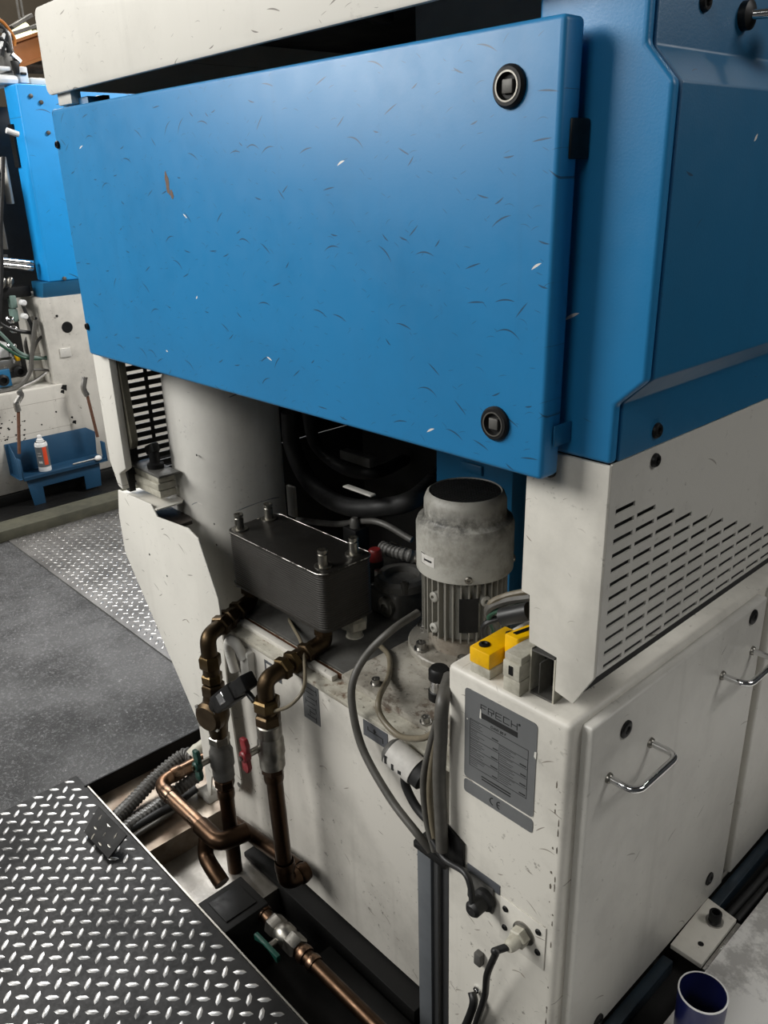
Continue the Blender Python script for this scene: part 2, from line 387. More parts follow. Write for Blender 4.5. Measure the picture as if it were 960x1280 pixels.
# hall shell seen at the upper left
tag(MB().box((-13.2, -6, -.1), (-13, 16, 7)).build('wall_left', HALLG, None, 0), 'brown dim far wall of the factory hall', kind='structure')
tag(MB().box((-13.2, 15.8, -.1), (-3, 16, 7)).build('wall_back', HALLG, None, 0), 'dim rear wall of the factory hall', kind='structure')
tag(MB().box((-13.2, -2, 7), (3, 16, 7.1)).build('ceiling', HALLG, None, 0), 'dark roof deck of the factory hall', kind='structure')

def lugs(x0, x1, y0, y1, z, mat, parent, p=.0325, L=.0155, Wd=.0052, h=.0022, keep=None):
    bm = bmesh.new(); q = 1 / math.sqrt(2)
    e1 = V(q, q, 0); e2 = V(q, -q, 0); R = int(4.5 / p)
    lo, hi = min(x0, x1), max(x0, x1); O = V(-1.344, .364, 0)
    verts = []; faces = []
    for i in range(-R, R):
        for j in range(-R, R):
            c = O + e1 * (i * p) + e2 * (j * p)
            if not (lo + .012 < c.x < hi - .012 and y0 + .012 < c.y < y1 - .012): continue
            if keep and not keep(c): continue
            a, b = (e1, e2) if (i + j) % 2 == 0 else (e2, e1)
            b = b if a.cross(b).z > 0 else -b
            k = len(verts)
            for s_, w_, zz in ((-1, 0, 0), (-.45, -1, 0), (.45, -1, 0), (1, 0, 0), (.45, 1, 0), (-.45, 1, 0), (-.55, 0, h), (.55, 0, h)):
                verts.append(c + a * (L * s_) + b * (Wd * w_) + V(0, 0, z + zz))
            for f in ((0, 1, 6), (1, 2, 7, 6), (2, 3, 7), (3, 4, 7), (4, 5, 6, 7), (5, 0, 6)): faces.append([k + t for t in f])
    me = bpy.data.meshes.new('raised_lugs'); o0 = ORG[parent.name]
    me.from_pydata([v - o0 for v in verts], [], faces); me.materials.append(mat)
    me.polygons.foreach_set('use_smooth', [True] * len(me.polygons))
    o = bpy.data.objects.new('raised_lugs', me); COL.objects.link(o); o.parent = parent; o['kind'] = 'stuff'; bm.free(); return o
t = thing('tread_plate', (-1.2, .1, -.004), 'dark oily steel tread plate with bright worn lugs at lower left', 'floor plate')
MB().box((-2.092, -.5, -.004), (-.62, YE - .007, .0)).build('sheet', TREAD, t, 0)
lugs(-2.092, -.66, -.1, YE - .007, 0, LUG, t)
t = thing('tread_plate', (-3.1, 2.2, -.004), 'paler tread plate lying behind the asphalt, beside the machine end', 'floor plate')
MB().box((-4.12, 1.185, -.004), (-2.13, 3.6, .002)).build('sheet', TREADL, t, 0)
lugs(-4.12, -2.13, 1.185, 3.2, .002, STEEL, t, keep=lambda c: c.y < 1.3 + (c.x + 4.6) * .9 + .6)
# folded tread offcut standing over the hoses at the trench corner
t = thing('tread_offcut', (-1.79, .61, 0), 'small bent tread plate offcut lying tilted over the corrugated hoses', 'metal piece')
a, b, c, d = at(123, 1008, 2, .05), at(158, 1044, 2, .045), at(135, 1073, 2, .012), at(105, 1040, 2, .012)
nn = (b - a).cross(d - a).normalized(); nn = nn if nn.z > 0 else -nn
m = MB(); vs = [m.bm.verts.new(p) for p in (a, b, c, d)] + [m.bm.verts.new(p - nn * .005) for p in (a, b, c, d)]
for f in ((0, 1, 2, 3), (7, 6, 5, 4), (0, 4, 5, 1), (1, 5, 6, 2), (2, 6, 7, 3), (3, 7, 4, 0)): m.bm.faces.new([vs[i] for i in f])
bmesh.ops.recalc_face_normals(m.bm, faces=m.bm.faces[:]); m.build('sheet', DARK, t, 0)
m = MB()
for i, (s_, q) in enumerate(((.2, .25), (.5, .2), (.8, .3), (.25, .6), (.55, .55), (.82, .68), (.3, .88), (.6, .86))):
    p0 = a.lerp(b, s_).lerp(d.lerp(c, s_), q); e = ((b - a) if i % 2 else (d - a)).normalized() * .010; w = nn.cross(e).normalized() * .003
    m.bm.faces.new([m.bm.verts.new(p0 - e + nn * .0005), m.bm.verts.new(p0 - w + nn * .002), m.bm.verts.new(p0 + e + nn * .0005), m.bm.verts.new(p0 + w + nn * .002)])
m.build('raised_lugs', NICKEL, t, 0)['kind'] = 'stuff'

#================================================================== UPPER CABINET
T = thing('machine_cabinet', (-1.32, 1.4, .82), 'large blue and white upper machine housing with a scratched blue front door', 'machine')
DF, DB = .880, .920                                          # front and back plane of the blue front door
door = MB().prism([(-2.032, 1.211), (-.642, 1.211), (-.637, 1.766), (-2.036, 1.764)], 'xz', DF, DB, .007, 3).build('front_door', BLUE, T)
for (u, v) in ((638, 108), (620, 529)):
    c = at(u, v, 1, DF)
    MB().lathe(c, FR, [(.0245, 0), (.0245, .004), (.0215, .0075), (.016, .0075), (.0135, .002)], 28).build('lock', BLACK, door)
    MB().box(c + V(-.008, -.007, -.008), c + V(.008, 0, .008), .0015).build('lock_square', IRON, door)
    MB().lathe(c + V(0, -.0074, 0), FR, [(.0175, 0), (.0175, .0008), (.0155, .0008)], 28, False, False).build('lock_ring', NICKEL, door)
for (u, v) in ((73, 181), (110, 408)): screw(door, at(u, v, 1, DF), FR, .0085)
for (u, v) in ((209, 229), (215, 243)):                      # paint flaked off down to primer
    c = at(u, v, 1, DF); random.seed(u)
    L, w_ = (.023, .008) if u == 209 else (.009, .0075)
    pts = [(c.x + w_ * math.cos(a) * random.uniform(.6, 1.15) - .12 * L * math.sin(a), c.z + L * math.sin(a) * random.uniform(.75, 1.1)) for a in (2 * PI * i / 14 for i in range(14))]
    MB().prism(pts, 'xz', DF - .0003, DF + .001).build('paint_flake', plain('primer_brown', (.15, .09, .06), .6, 0, .4, 60), door, 0)
for z0, z1, w in ((1.615, 1.66, .010), (1.255, 1.285, .006)):
    MB().box((-.6405, .900, z0), (-.6405 + w * .5, .938, z1), .002).build('hinge', BLACK if z0 > 1.5 else BLUE2, door)
def tilt(p): return [(x, z + (x + 2.08) * .012) for x, z in p]
# white top cover with rounded corners, standing a little open above the door
cv = MB().prism(tilt(rrect(-2.070, -.60, 1.794, 1.968, .020, 4)), 'xz', .892, .902, .004, 2).build('top_cover', WHITE, T)
MB().prism(tilt([(-2.066, 1.958), (-.60, 1.958), (-.60, 1.966), (-2.066, 1.966)]), 'xz', .9025, 1.9).build('cover_top', WHITE, cv, 0)
MB().prism(tilt([(-2.068, 1.806), (-2.060, 1.806), (-2.060, 1.957), (-2.068, 1.957)]), 'xz', .9025, 1.9).build('cover_side', WHITE, cv, 0)
MB().box((-2.045, .905, 1.772), (-1.975, .93, 1.80), .003).build('cover_bracket', WHITED, T)
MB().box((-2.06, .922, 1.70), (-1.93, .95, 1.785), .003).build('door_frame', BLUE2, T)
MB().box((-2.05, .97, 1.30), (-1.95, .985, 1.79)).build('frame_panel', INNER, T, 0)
MB().box((-1.09, 1.10, 1.60), (-.63, 1.12, 1.94)).build('grey_cover_plate', plain('dull_grey_sheet', (.55, .53, .50), .5, 0, .3, 8), T, 0)
MB().lathe(at(486, 22, 1, 1.05), FR, [(.012, 0), (.012, .03), (.006, .05)], 14).build('latch_pin', BLACK, T)
# blue corner post with a bulging profile, and the bulged side panel behind it
prof = [(-.574, 1.2345), (-.574, 1.316), (-.5335, 1.353), (-.5325, 1.692), (-.570, 1.732), (-.571, 2.08)]
MB().prism([(-.72, 2.08), (-.72, 1.2345)] + prof, 'xz', .940, .957, .006, 3).build('corner_post', BLUEP, T)
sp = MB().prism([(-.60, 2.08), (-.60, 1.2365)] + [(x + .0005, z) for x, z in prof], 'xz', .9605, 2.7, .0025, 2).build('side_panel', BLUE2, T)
for (u, v, x) in ((820, 538, -.574), (880, 2, -.570)): screw(sp, at(u, v, 0, x), X_, .0115)
c = at(929, 20, 0, -.570)
MB().lathe(c, X_, [(.017, 0), (.017, .010), (.009, .014)], 18).build('hook_foot', BLACK, sp)
c2 = c + V(.012, 0, 0)
MB().tube(fillet([c2, c2 + V(.045, .02, 0), c2 + V(.05, .09, -.01)], .02), .006, 10).build('hook_bar', CHROME, sp)
MB().lathe(c2 + V(.05, .05, -.004), Y_, [(.016, 0), (.02, .006), (.02, .03), (.015, .036)], 18).build('hook_ring', NICKEL, sp)
# white lower corner post and slotted side panel
YW = .940
pn, nz = at(696, 835, 1, YW), at(742, 850, 1, YW)
MB().prism([(-.712, 1.2325), (-.714, .996), (-.698, .994), (-.695, .912), (-.642, .906), (-.642, .846), (-.607, .838), (-.574, .898), (-.574, 1.2325)], 'xz', YW, YW + .007, .002, 2).build('lower_post', WHITED, T)
ys = [YW + .006] + [y for i in range(29) for y in (.9635 + .0588 * i, .9635 + .0588 * i + .0505)] + [2.7]
zs = [.899] + [z for j in range(12) for z in (.9045 + .0228 * j, .9045 + .0228 * j + .0080)] + [1.2335]
MB().slotted(ys, zs, lambda i, j: i % 2 == 1 and j % 2 == 1 and (i // 2) + (j // 2) < 12, -.577, -.574).build('slotted_side_panel', WHITES, T, 0)
MB().box((-.622, .96, .84), (-.612, 2.7, 1.23)).build('side_blackout', INNER, T, 0)  # added dark sheet so that the slots come out black
screw(T, at(818, 575, 0, -.574), X_, .0105); screw(T, at(688, 588, 1, YW), FR, .0105)
# left end post and slotted left panel
pl = [at(115, 446, 1, .91), at(141, 455, 1, .91), at(152, 540, 1, .91), at(159, 586, 1, .91), at(151, 592, 1, .91), at(156, 612, 1, .91), at(150, 607, 1, .91), at(139, 575, 1, .91)]
zx = [(p.x, p.z) for p in pl]; zx[0] = (zx[0][0] + .015, 1.30); zx[1] = (zx[1][0] - .01, 1.30)
MB().prism(zx, 'xz', .905, .925, .003, 2).build('left_post', WHITE, T)
MB().prism([(-2.005, 1.30), (-1.985, 1.30), (-1.965, .985), (-1.975, .965), (-2.0, .955)], 'xz', .926, .945, .002).build('left_post_flange', OLIVE, T)
ys = [.93] + [y for i in range(7) for y in (.985 + .0588 * i, .985 + .0588 * i + .049)] + [1.8]
zs = [.84] + [z for j in range(18) for z in (.862 + .0228 * j, .862 + .0228 * j + .0085)] + [1.77]
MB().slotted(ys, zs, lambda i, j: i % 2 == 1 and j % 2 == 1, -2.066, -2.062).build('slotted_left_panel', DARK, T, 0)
MB().box((-2.06, 1.80, TZ + .005), (-.83, 1.82, 1.93)).build('back_blackout', INNER, T, 0)  # added back and left sheets, close the interior so it stays dark
MB().box((-.83, 1.80, .82), (-.60, 1.82, 1.93)).build('back_blackout', INNER, T, 0)
MB().box((-2.066, 1.33, TZ + .005), (-2.06, 1.80, .838)).build('left_blackout', INNER, T, 0)
MB().box((-2.055, .99, 1.935), (-.60, 1.82, 1.95)).build('roof_blackout', INNER, T, 0)  # added sheet, blocks light from above

# cream connector under the left post, black knob on its plate
t = thing('connector_block', (-1.97, 1.0, .82), 'cream ribbed connector block with a black knob below the left slotted panel', 'connector')
q = at(168, 600, 1, .955); z0 = .835
for k in range(3):
    MB().box((-2.035, .955 - .003 * (k % 2), z0 + k * .021), (-1.905, 1.004, z0 + k * .021 + .0195), .003).build('module', CREAM, t)
MB().box((-2.045, .945, z0 + .064), (-1.88, 1.008, z0 + .070), .001).build('mounting_plate', IRON, t)
MB().lathe((-1.955, .978, z0 + .070), Z_, [(.022, 0), (.022, .012), (.014, .016), (.014, .045)], 16).build('knob_base', BLACK, t)
MB().box((-1.987, .967, z0 + .108), (-1.935, .989, z0 + .134), .006, 2, Matrix.Rotation(-.4, 3, 'Y')).build('knob_grip', BLACK, t)
MB().box((-2.058, .935, z0 - .008), (-2.036, .952, z0 + .052)).build('end_clip', BLACK, t, 0)

#================================================================== LOWER CONTROL CABINET
T2 = thing('control_cabinet', (-.715, 1.2, TZ), 'white lower control cabinet with grey rating plate, handled side doors', 'cabinet')
BX0, BX1, BY = -.848, -.590, .915
MB().box((BX0, BY, TZ + .02), (BX1, 2.7, .8175), .012, 4).build('housing', WHITED, T2)
DX = -.570
for y0, y1, grp in ((.944, 1.552, 0), (1.590, 2.2, 1)):
    d = MB().box((BX1 - .002, y0, .062), (DX, y1, .808), .005, 3).build('service_door', WHITES, T2)
    if not grp: hp = (at(760, 975, 0, DX), at(813, 925, 0, DX)); lk = ((782, 911), (886, 1098), (747, 1276))
    else: hp = (at(902, 846, 0, DX), at(940, 811, 0, DX)); lk = ((941, 771),)
    f1, f2 = hp; f1.z = f2.z = (f1.z + f2.z) / 2
    o = V(.052, 0, 0)
    MB().tube(fillet([f1, f1 + o, f2 + o, f2], .022, 8), .0062, 14).build('handle', CHROME, d)
    for f in (f1, f2): MB().lathe(f, X_, [(.0095, 0), (.0095, .003), (.0075, .006)], 16).build('handle_foot', NICKEL, d)
    for (u, v) in lk:
        c = at(u, v, 0, DX)
        MB().lathe(c, X_, [(.0155, 0), (.0155, .003), (.012, .005), (.0075, .005), (.006, .002)], 24).build('lock', BLACK, d)
def chips(par, x, y, z0, z1, n, sd, w=.004):
    random.seed(sd); m = MB()
    for k in range(n):
        z = z0 + (z1 - z0) * random.random() ** .8; h = random.uniform(.003, .016); ww = random.uniform(.3, 1) * w
        pts = [(x - ww * .4, z), (x + ww * .5, z + h * .1), (x + ww * random.uniform(.2, .6), z + h * .6), (x + ww * .1, z + h), (x - ww * random.uniform(.3, .7), z + h * .7)]
        m.prism(pts, 'xz', y - .0004, y + .002)
    o = m.build('paint_chips', plain('chip_brown', (.13, .11, .085), .6, 0, .3, 50), par, 0); o['kind'] = 'stuff'
chips(bpy.data.objects['housing'], BX1 - .012, BY, .0, .62, 22, 2, .003); chips(bpy.data.objects['housing'], BX1 - .02, BY, .0, .7, 9, 5, .004)
# square steel plate with gland, screws; multi-pole socket above it
pl = MB().box((-.713, BY - .0025, .288), (-.612, BY, .388), .001).build('blanking_plate', WHITED, T2)
for (u, v) in ((632, 1136), (631, 1159), (673, 1165), (672, 1190)): screw(pl, at(u, v, 1, BY - .0025), FR, .0062, None, 'screw', .003)
c = at(656, 1165, 1, BY)
MB().lathe(c, FR, [(.023, 0), (.023, .005), (.018, .008)], 22).build('gland_flange', NICKEL, pl)
MB().nut(c + FR * .006, c + FR * .026, .019).build('gland_nut', CREAM, pl)
MB().lathe(c + FR * .026, FR, [(.014, 0), (.012, .016), (.009, .022)], 18).build('gland_cap', CREAM, pl)
GL = c + FR * .045
so = MB().box((-.790, BY - .006, .332), (-.728, BY, .392), .003).build('socket', IRON, T2)
MB().box((-.794, BY - .0015, .386), (-.716, BY, .408)).build('socket_label', LABELD, so, 0)
SK = at(606, 1124, 1, BY - .01)
MB().lathe(SK, FR, [(.022, -.004), (.022, .006), (.016, .010), (.016, .034), (.011, .040)], 18).build('plug', BLACKR, so)
for x in (-.782, -.736): screw(so, V(x, BY - .006, .340), FR, .004, None, 'screw', .003)
screw(T2, at(597, 1236, 1, BY), FR, .008, CHROME)
cl = MB().box((-.765, BY - .014, .185), (-.748, BY, .215), .003).build('cable_clip', IRON, T2)
# safety switch, connector and cable lying on the top of the cabinet
ZT = .8175
t = thing('safety_switch', (-.79, .98, ZT), 'yellow two piece safety switch on the dirty cabinet top', 'switch')
MB().box((-.804, .925, ZT), (-.760, 1.06, ZT + .018), .002).build('base', CREAM, t)
MB().prism([(-.806, .925), (-.762, .925), (-.762, .985), (-.775, 1.02), (-.806, 1.02)], 'xy', ZT + .018, ZT + .048, .003).build('body', YELLOW, t)
MB().prism([(-.760, .960), (-.732, .960), (-.700, 1.10), (-.735, 1.10)], 'xy', ZT + .016, ZT + .076, .003).build('key_body', YELLOW, t)
MB().prism([(-.750, .97), (-.743, .97), (-.714, 1.098), (-.722, 1.098)], 'xy', ZT + .075, ZT + .0775).build('slot', BLACK, t, 0)
for x, y in ((-.790, .945), (-.780, 1.003)): MB().lathe((x, y, ZT + .047), Z_, [(.0095, 0), (.0095, .003), (.0055, .0045), (.004, .002)], 18).build('screw', BLACK, t)
t = thing('terminal_connector', (-.72, .95, ZT), 'dusty cream terminal connector beside the yellow switch', 'connector')
MB().box((-.729, .921, ZT), (-.695, 1.0, ZT + .027), .002).build('lower_module', CREAM, t)
MB().box((-.729, .919, ZT + .028), (-.695, 1.0, ZT + .058), .002).build('upper_module', CREAM, t)
MB().box((-.729, .923, ZT + .058), (-.695, 1.02, ZT + .071), .002).build('cover', CREAM, t)
MB().box((-.716, .9175, ZT + .036), (-.708, .921, ZT + .052)).build('latch', BLACK, t, 0)
t = thing('black_socket_frame', (-.67, .95, ZT), 'black open socket housing in the notch of the white corner post', 'connector')
for nm, a, b in (('frame_side', (-.694, .944, ZT), (-.691, .985, ZT + .084)), ('frame_side', (-.648, .944, ZT), (-.645, .985, ZT + .080)), ('frame_top', (-.691, .944, ZT + .079), (-.648, .985, ZT + .082)), ('frame_sill', (-.691, .944, ZT), (-.648, .985, ZT + .004))):
    MB().box(a, b).build(nm, IRON if nm != 'frame_side' else CREAM, t, 0)
MB().box((-.691, .980, ZT + .004), (-.648, .985, ZT + .079)).build('socket_back', BLACK, t, 0)
MB().box((-.678, .948, ZT + .004), (-.676, .98, ZT + .060)).build('contact_blade', IRON, t, 0)
ends = [(655, 742), (655, 748), (652, 760), (650, 775)]
for k, (ma, r, pts) in enumerate(((CABLEB, .006, [(606, 770), (612, 757), (632, 745), (664, 738)]), (CABLEG, .009, [(604, 772), (611, 762), (632, 751), (664, 746)]),
        (CABLEN, .005, [(602, 777), (612, 769), (634, 761), (664, 753)]), (CABLEK, .006, [(596, 798), (604, 784), (625, 773), (664, 770)]))):
    P = [at(u, v, 1, 1.06 + .015 * i) for i, (u, v) in enumerate(pts)]; P[0] = P[0] + V(-.01, .05, -.045)
    cable('bundle_cable', P, r, ma, ['beige cable looping above the yellow safety switch', 'thick grey cable under the beige cable by the motor', 'green cable in the bundle between motor and white post', 'black lowest cable of the bundle behind the yellow switch'][k], 'cable', None, 8)
a, b = at(628, 771, 1, 1.07), at(662, 764, 1, 1.08)
tag(MB().cyl(a, b, .017, None, 16).build('cable_bushing', CABLEK), 'black ribbed cable bushing behind the yellow switch', 'bushing')

# rating plate with its print
PX0, PX1 = -.8045, -.6515; YP = BY - .0006
t = thing('rating_plate', (-.728, BY, .571), 'grey printed rating plate on the front of the white cabinet', 'sign')
w = PX1 - PX0
MB().prism(rrect(PX0, PX1, .604, .7905, .007), 'xz', YP - .0006, BY).build('plate', LABELG, t, 0)
MB().prism(rrect(PX0, PX1, .571, .5995, .006), 'xz', YP - .0006, BY).build('lower_strip', LABELG, t, 0)
yy = YP - .0006
def bars(m, segs, x0, z0, sx, sz, th):
    for (a0, b0, a1, b1) in segs:
        m.box((x0 + min(a0, a1) * sx - th / 2, yy - .0004, z0 + min(b0, b1) * sz - th / 2), (x0 + max(a0, a1) * sx + th / 2, yy, z0 + max(b0, b1) * sz + th / 2))
m = MB(); lw, lh, th = .0118, .0115, .0013
glyph = {'F': [(0, 0, 0, 1), (0, 1, 1, 1), (0, .52, .85, .52)], 'R': [(0, 0, 0, 1), (0, 1, 1, 1), (1, .5, 1, 1), (0, .5, 1, .5), (.62, 0, .62, .5)], 'E': [(0, 0, 0, 1), (0, 1, 1, 1), (0, .5, .9, .5), (0, 0, 1, 0)],
         'C': [(0, 0, 0, 1), (0, 1, 1, 1), (0, 0, 1, 0)], 'H': [(0, 0, 0, 1), (1, 0, 1, 1), (0, .5, 1, .5)]}
xa = PX0 + .036
for i, ch in enumerate('FRECH'): bars(m, glyph[ch], xa + i * .0163, .7605, lw, lh, th)
m.text('®', .006, (xa + 5 * .0163 - .002, yy - .0002, .770), X_, Z_, .0002)
m.build('lettering', PRINT, t, 0)
MB().box((xa - .001, yy - .0003, .7455), (xa + .079, yy, .7560)).build('print_bar', PRINT, t, 0)
m = MB().text('DAW 80 F', .0074, ((PX0 + PX1) / 2 - .002, yy - .0002, .7355), X_, Z_, .0002, True); m.build('lettering', PRINT, t, 0)
m = MB(); tx0, tx1, tz0, tz1 = PX0 + .0125, PX1 - .0155, .6355, .7325
bars(m, [(0, 0, 0, 1), (1, 0, 1, 1), (0, 0, 1, 0), (0, 1, 1, 1)], tx0, tz0, tx1 - tx0, tz1 - tz0, .0008)
for k in range(1, 5): bars(m, [(0, k / 5.0, 1, k / 5.0)], tx0, tz0, tx1 - tx0, tz1 - tz0, .0006)
bars(m, [(.52, .0, .52, .8)], tx0, tz0, tx1 - tx0, tz1 - tz0, .0004)
m.build('table_lines', PRINT, t, 0)
m = MB(); random.seed(3)
for k in range(5):
    z1 = tz1 - (tz1 - tz0) * k / 5
    for half in (0, 1):
        if k == 0 and half: continue
        xs = tx0 + .0015 + half * .52 * (tx1 - tx0)
        for r in range(4): m.box((xs, yy - .0002, z1 - .0030 - r * .0040), (xs + random.uniform(.014, .034), yy, z1 - .0021 - r * .0040))
        xe = tx0 + (.5 if not half else .98) * (tx1 - tx0)
        m.box((xe - random.uniform(.010, .016), yy - .0002, z1 - .0165), (xe, yy, z1 - .0140))
for r in range(2): m.box((PX0 + .040 + .001 * r, yy - .0002, .6235 - .0055 * r), (PX1 - .048, yy, .6262 - .0055 * r))
o = m.build('small_print', PRINT, t, 0); o['kind'] = 'stuff'
def arc(m, cx, cz, r, a0, a1, th, n=18):
    pts = []
    for k in range(n + 1):
        a = math.radians(a0 + (a1 - a0) * k / n); pts.append((cx + (r + th / 2) * math.cos(a), cz + (r + th / 2) * math.sin(a)))
    for k in range(n, -1, -1):
        a = math.radians(a0 + (a1 - a0) * k / n); pts.append((cx + (r - th / 2) * math.cos(a), cz + (r - th / 2) * math.sin(a)))
    m.prism(pts, 'xz', yy - .0004, yy)
m = MB(); arc(m, PX0 + .068, .5855, .0072, 95, 265, .0021); arc(m, PX0 + .083, .5855, .0072, 95, 265, .0021); m.box((PX0 + .0765, yy - .0004, .5846), (PX0 + .082, yy, .5864)); m.build('conformity_mark', PRINT, t, 0)
m = MB()
m.prism([(PX0 + .0335, .744), (PX0 + .0375, .7435), (PX0 + .0365, .762), (PX0 + .035, .763)], 'xz', yy - .0005, yy)
m.prism([(PX1 - .004, .727), (PX1 + .0005, .724), (PX1 + .0005, .738), (PX1 - .003, .737)], 'xz', yy - .0005, yy)
m.lathe((PX0 + .006, yy, .728), FR, [(.0015, 0), (.0012, .0004)], 10)
m.build('scratch_mark', WPRINT, t, 0)

# vertical cable duct and bundle at the left of the cabinet
t = thing('cable_duct', (-.88, .93, TZ), 'grey vertical cable duct between oil tank and control cabinet', 'cable duct')
MB().box((-.926, .912, TZ), (-.888, .95, .372), .002).build('front_cover', DUCT, t)
MB().box((-.888, .918, TZ), (-.874, .95, .365), .002).build('rib', DUCTD, t); MB().box((-.874, .912, TZ), (-.868, .95, .37), .002).build('rib', DUCTD, t)
MB().box((-.868, .922, TZ), (-.850, .95, .372), .002).build('side_cover', DUCTD, t)
MB().box((-.93, .905, .360), (-.842, .95, .378), .003).build('top_collar', BLACK, t)
MB().prism([(-.838, .372), (-.80, .39), (-.80, .45), (-.845, .47)], 'xz', .908, .914, .001).build('side_bracket', BLACK, t)

#================================================================== RIGHT FOREGROUND
t = thing('floor_bracket', (-.53, 1.4, .02), 'white steel foot bracket bolted beside the side door', 'bracket')
ZB = .062; qd = [at(u, v, 2, ZB) for u, v in ((838, 1180), (885, 1122), (921, 1149), (877, 1206))]
MB().prism([(p.x, p.y) for p in qd], 'xy', ZB - .012, ZB, .0015).build('plate', WHITED, t)
e = [qd[3] + V(.002, 0, 0), qd[2] + V(.002, 0, 0), qd[2] + V(.012, 0, 0), qd[3] + V(.012, 0, 0)]
MB().prism([(p.x, p.y) for p in e], 'xy', .024, ZB - .008, .001).build('edge_strip', STEEL, t)
c = at(893, 1152, 2, ZB)
MB().lathe(c, Z_, [(.019, 0), (.019, .004)], 20).build('washer', STEEL, t)
MB().lathe(c, Z_, [(.0135, .004), (.0135, .026), (.012, .028), (.0085, .028), (.0075, .012)], 20).build('bolt', BLACK, t)
MB().lathe(at(876, 1180, 2, ZB), Z_, [(.0062, 0), (.0062, .0008)], 16).build('hole', BLACK, t, 0)
for k, (y0, y1) in enumerate(((.80, 1.29), (1.48, 2.7))):
    MB().box((-.5695, y0, .02), (-.545, y1, .054), .003).build('side_rail', RAILB)
    tag(bpy.data.objects['side_rail' if not k else 'side_rail.001'], ['blue black steel rail below the side door, nearer length', 'blue black steel rail beyond the white foot bracket'][k], 'rail')
for k, x in enumerate((-.527, -.508)):
    tag(MB().tube(spline([(x, 1.5, .032), (x + .006, 1.75, .033), (x - .004, 2.05, .032), (x + .004, 2.6, .032)]), .009, 10).build('floor_hose', BLACKR), ['black hose lying along the rail, next to it', 'black hose lying along the pale board'][k], 'hose')
tag(MB().prism([(-.487, .70), (.5, .70), (.5, 2.6), (-.487, 2.6)], 'xy', .036, .058, .002).build('bench_board', BENCH), 'pale chalky worn board at the lower right corner', 'board')
screw_c = at(955, 1143, 2, .058)
c = at(879, 1240, 2, .1555); c.z = .02
t = thing('blue_tube', c, 'dark blue open plastic tube with pale rim at the lower right', 'cup')
MB().lathe(c, Z_, [(.043, 0), (.0455, .1335), (.0425, .1335), (.040, .003)], 40).build('wall', CUPB, t)
MB().lathe(c, Z_, [(.0425, .1335), (.0455, .1335), (.0455, .1355), (.0425, .1355)], 40, False, False).build('rim', WHITEP, t)

#================================================================== OIL TANK, GUARD, ACCUMULATOR
TY = .952; TL, TR = -1.715, -.93
t = thing('oil_tank', (-1.32, 1.25, -.10), 'dirty white oil tank below the heat exchanger and motor', 'tank')
MB().box((TL, TY, -.105), (TR, 1.6, .552), .004).build('tank_body', WHITED2, t)
MB().box((TL, TY - .006, .552), (-.86, 1.6, .565), .003).build('top_rim', RUST, t)
MB().box((TL + .02, 1.012, .565), (-1.245, 1.58, .574), .002).build('dark_cover', IRON, t)
MB().box((TL + .02, .995, .565), (-1.245, 1.010, .5665), .0005).build('rust_streak', plain('rust_streak', (.13, .05, .018), .75, 0, .9, 30), t, 0)
MB().box((-1.63, .975, .565), (-1.25, .993, .578), .002).build('rim_bar', WHITED2, t)
cvr = MB().box((-1.238, .992, .565), (-.858, 1.58, .583), .003).build('grey_cover', TOPG, t)
for (u, v) in ((470, 855), (532, 903)): 
    c = at(u, v, 2, .583); MB().lathe(c, Z_, [(.0125, 0), (.0125, .003), (.009, .003), (.009, .014), (.006, .014), (.005, .008)], 18).build('bolt', STEEL, cvr)
def label(x0, x1, z0, z1, name, ma): return MB().box((x0, TY - .0012, z0), (x1, TY, z1)).build(name, ma, t, 0)
lb = label(-1.330, -1.271, .447, .548, 'diagram_label', LABELG)
m = MB(); random.seed(11)
for k in range(7):
    z = .459 + .0125 * k; x0 = random.uniform(-1.325, -1.305); x1 = random.uniform(-1.296, -1.276)
    m.box((x0, TY - .0017, z), (x1, TY - .001, z + .0014)); m.box((x0 if k % 2 else x1, TY - .0017, z - .008), ((x0 if k % 2 else x1) + .0014, TY - .001, z + .006))
m.build('diagram_print', PRINT, lb, 0)['kind'] = 'stuff'
lb = label(-1.121, -1.046, .506, .545, 'level_label', LABELD)
m = MB(); m.box((-1.105, TY - .0017, .524), (-1.062, TY - .001, .5262)); m.box((-1.0865, TY - .0017, .5262), (-1.084, TY - .001, .537)); m.prism([(-1.0905, .533), (-1.080, .533), (-1.085, .5262)], 'xz', TY - .0017, TY - .001); m.box((-1.062, TY - .0017, .514), (-1.0595, TY - .001, .5262)); m.box((-1.1075, TY - .0017, .524), (-1.105, TY - .001, .534))
m.build('level_print', PRINT, lb, 0)
lb = label(-1.478, -1.412, .496, .535, 'small_label', LABELD)
m = MB(); m.box((-1.47, TY - .0017, .503), (-1.445, TY - .001, .528)); m.box((-1.437, TY - .0017, .503), (-1.420, TY - .001, .507)); m.build('label_print', LABELW, lb, 0)
# lifting lug on the tank front
c = at(299, 822, 1, .935)
m = MB(); m.tube(spline([c + V(-.028, 0, -.05), c + V(-.038, -.004, .01), c + V(-.018, -.01, .045), c + V(.012, -.01, .045), c + V(.03, -.004, .012)]), .013, 10); m.build('lifting_lug', GREYW, t)
MB().box(c + V(.006, -.006, -.05), c + V(.046, .02, .03), .008).build('lug_block', GREYW, t)
# drain flange at the lower left
c = at(256, 1000, 1, .915)
MB().lathe(c, FR, [(.038, -.03), (.038, .004), (.030, .008), (.014, .008), (.013, 0)], 26).build('drain_flange', GREYW, t)
tag(MB().box((-1.60, .905, TZ), (-.935, .985, -.112), .004).build('base_channel', DARK), 'black steel channel under the front of the oil tank', 'steel channel')
tag(MB().box((-1.22, .855, TZ), (-.72, .898, -.14), .004).build('trench_beam', DARK), 'black flat beam lying in the trench before the tank', 'steel channel')

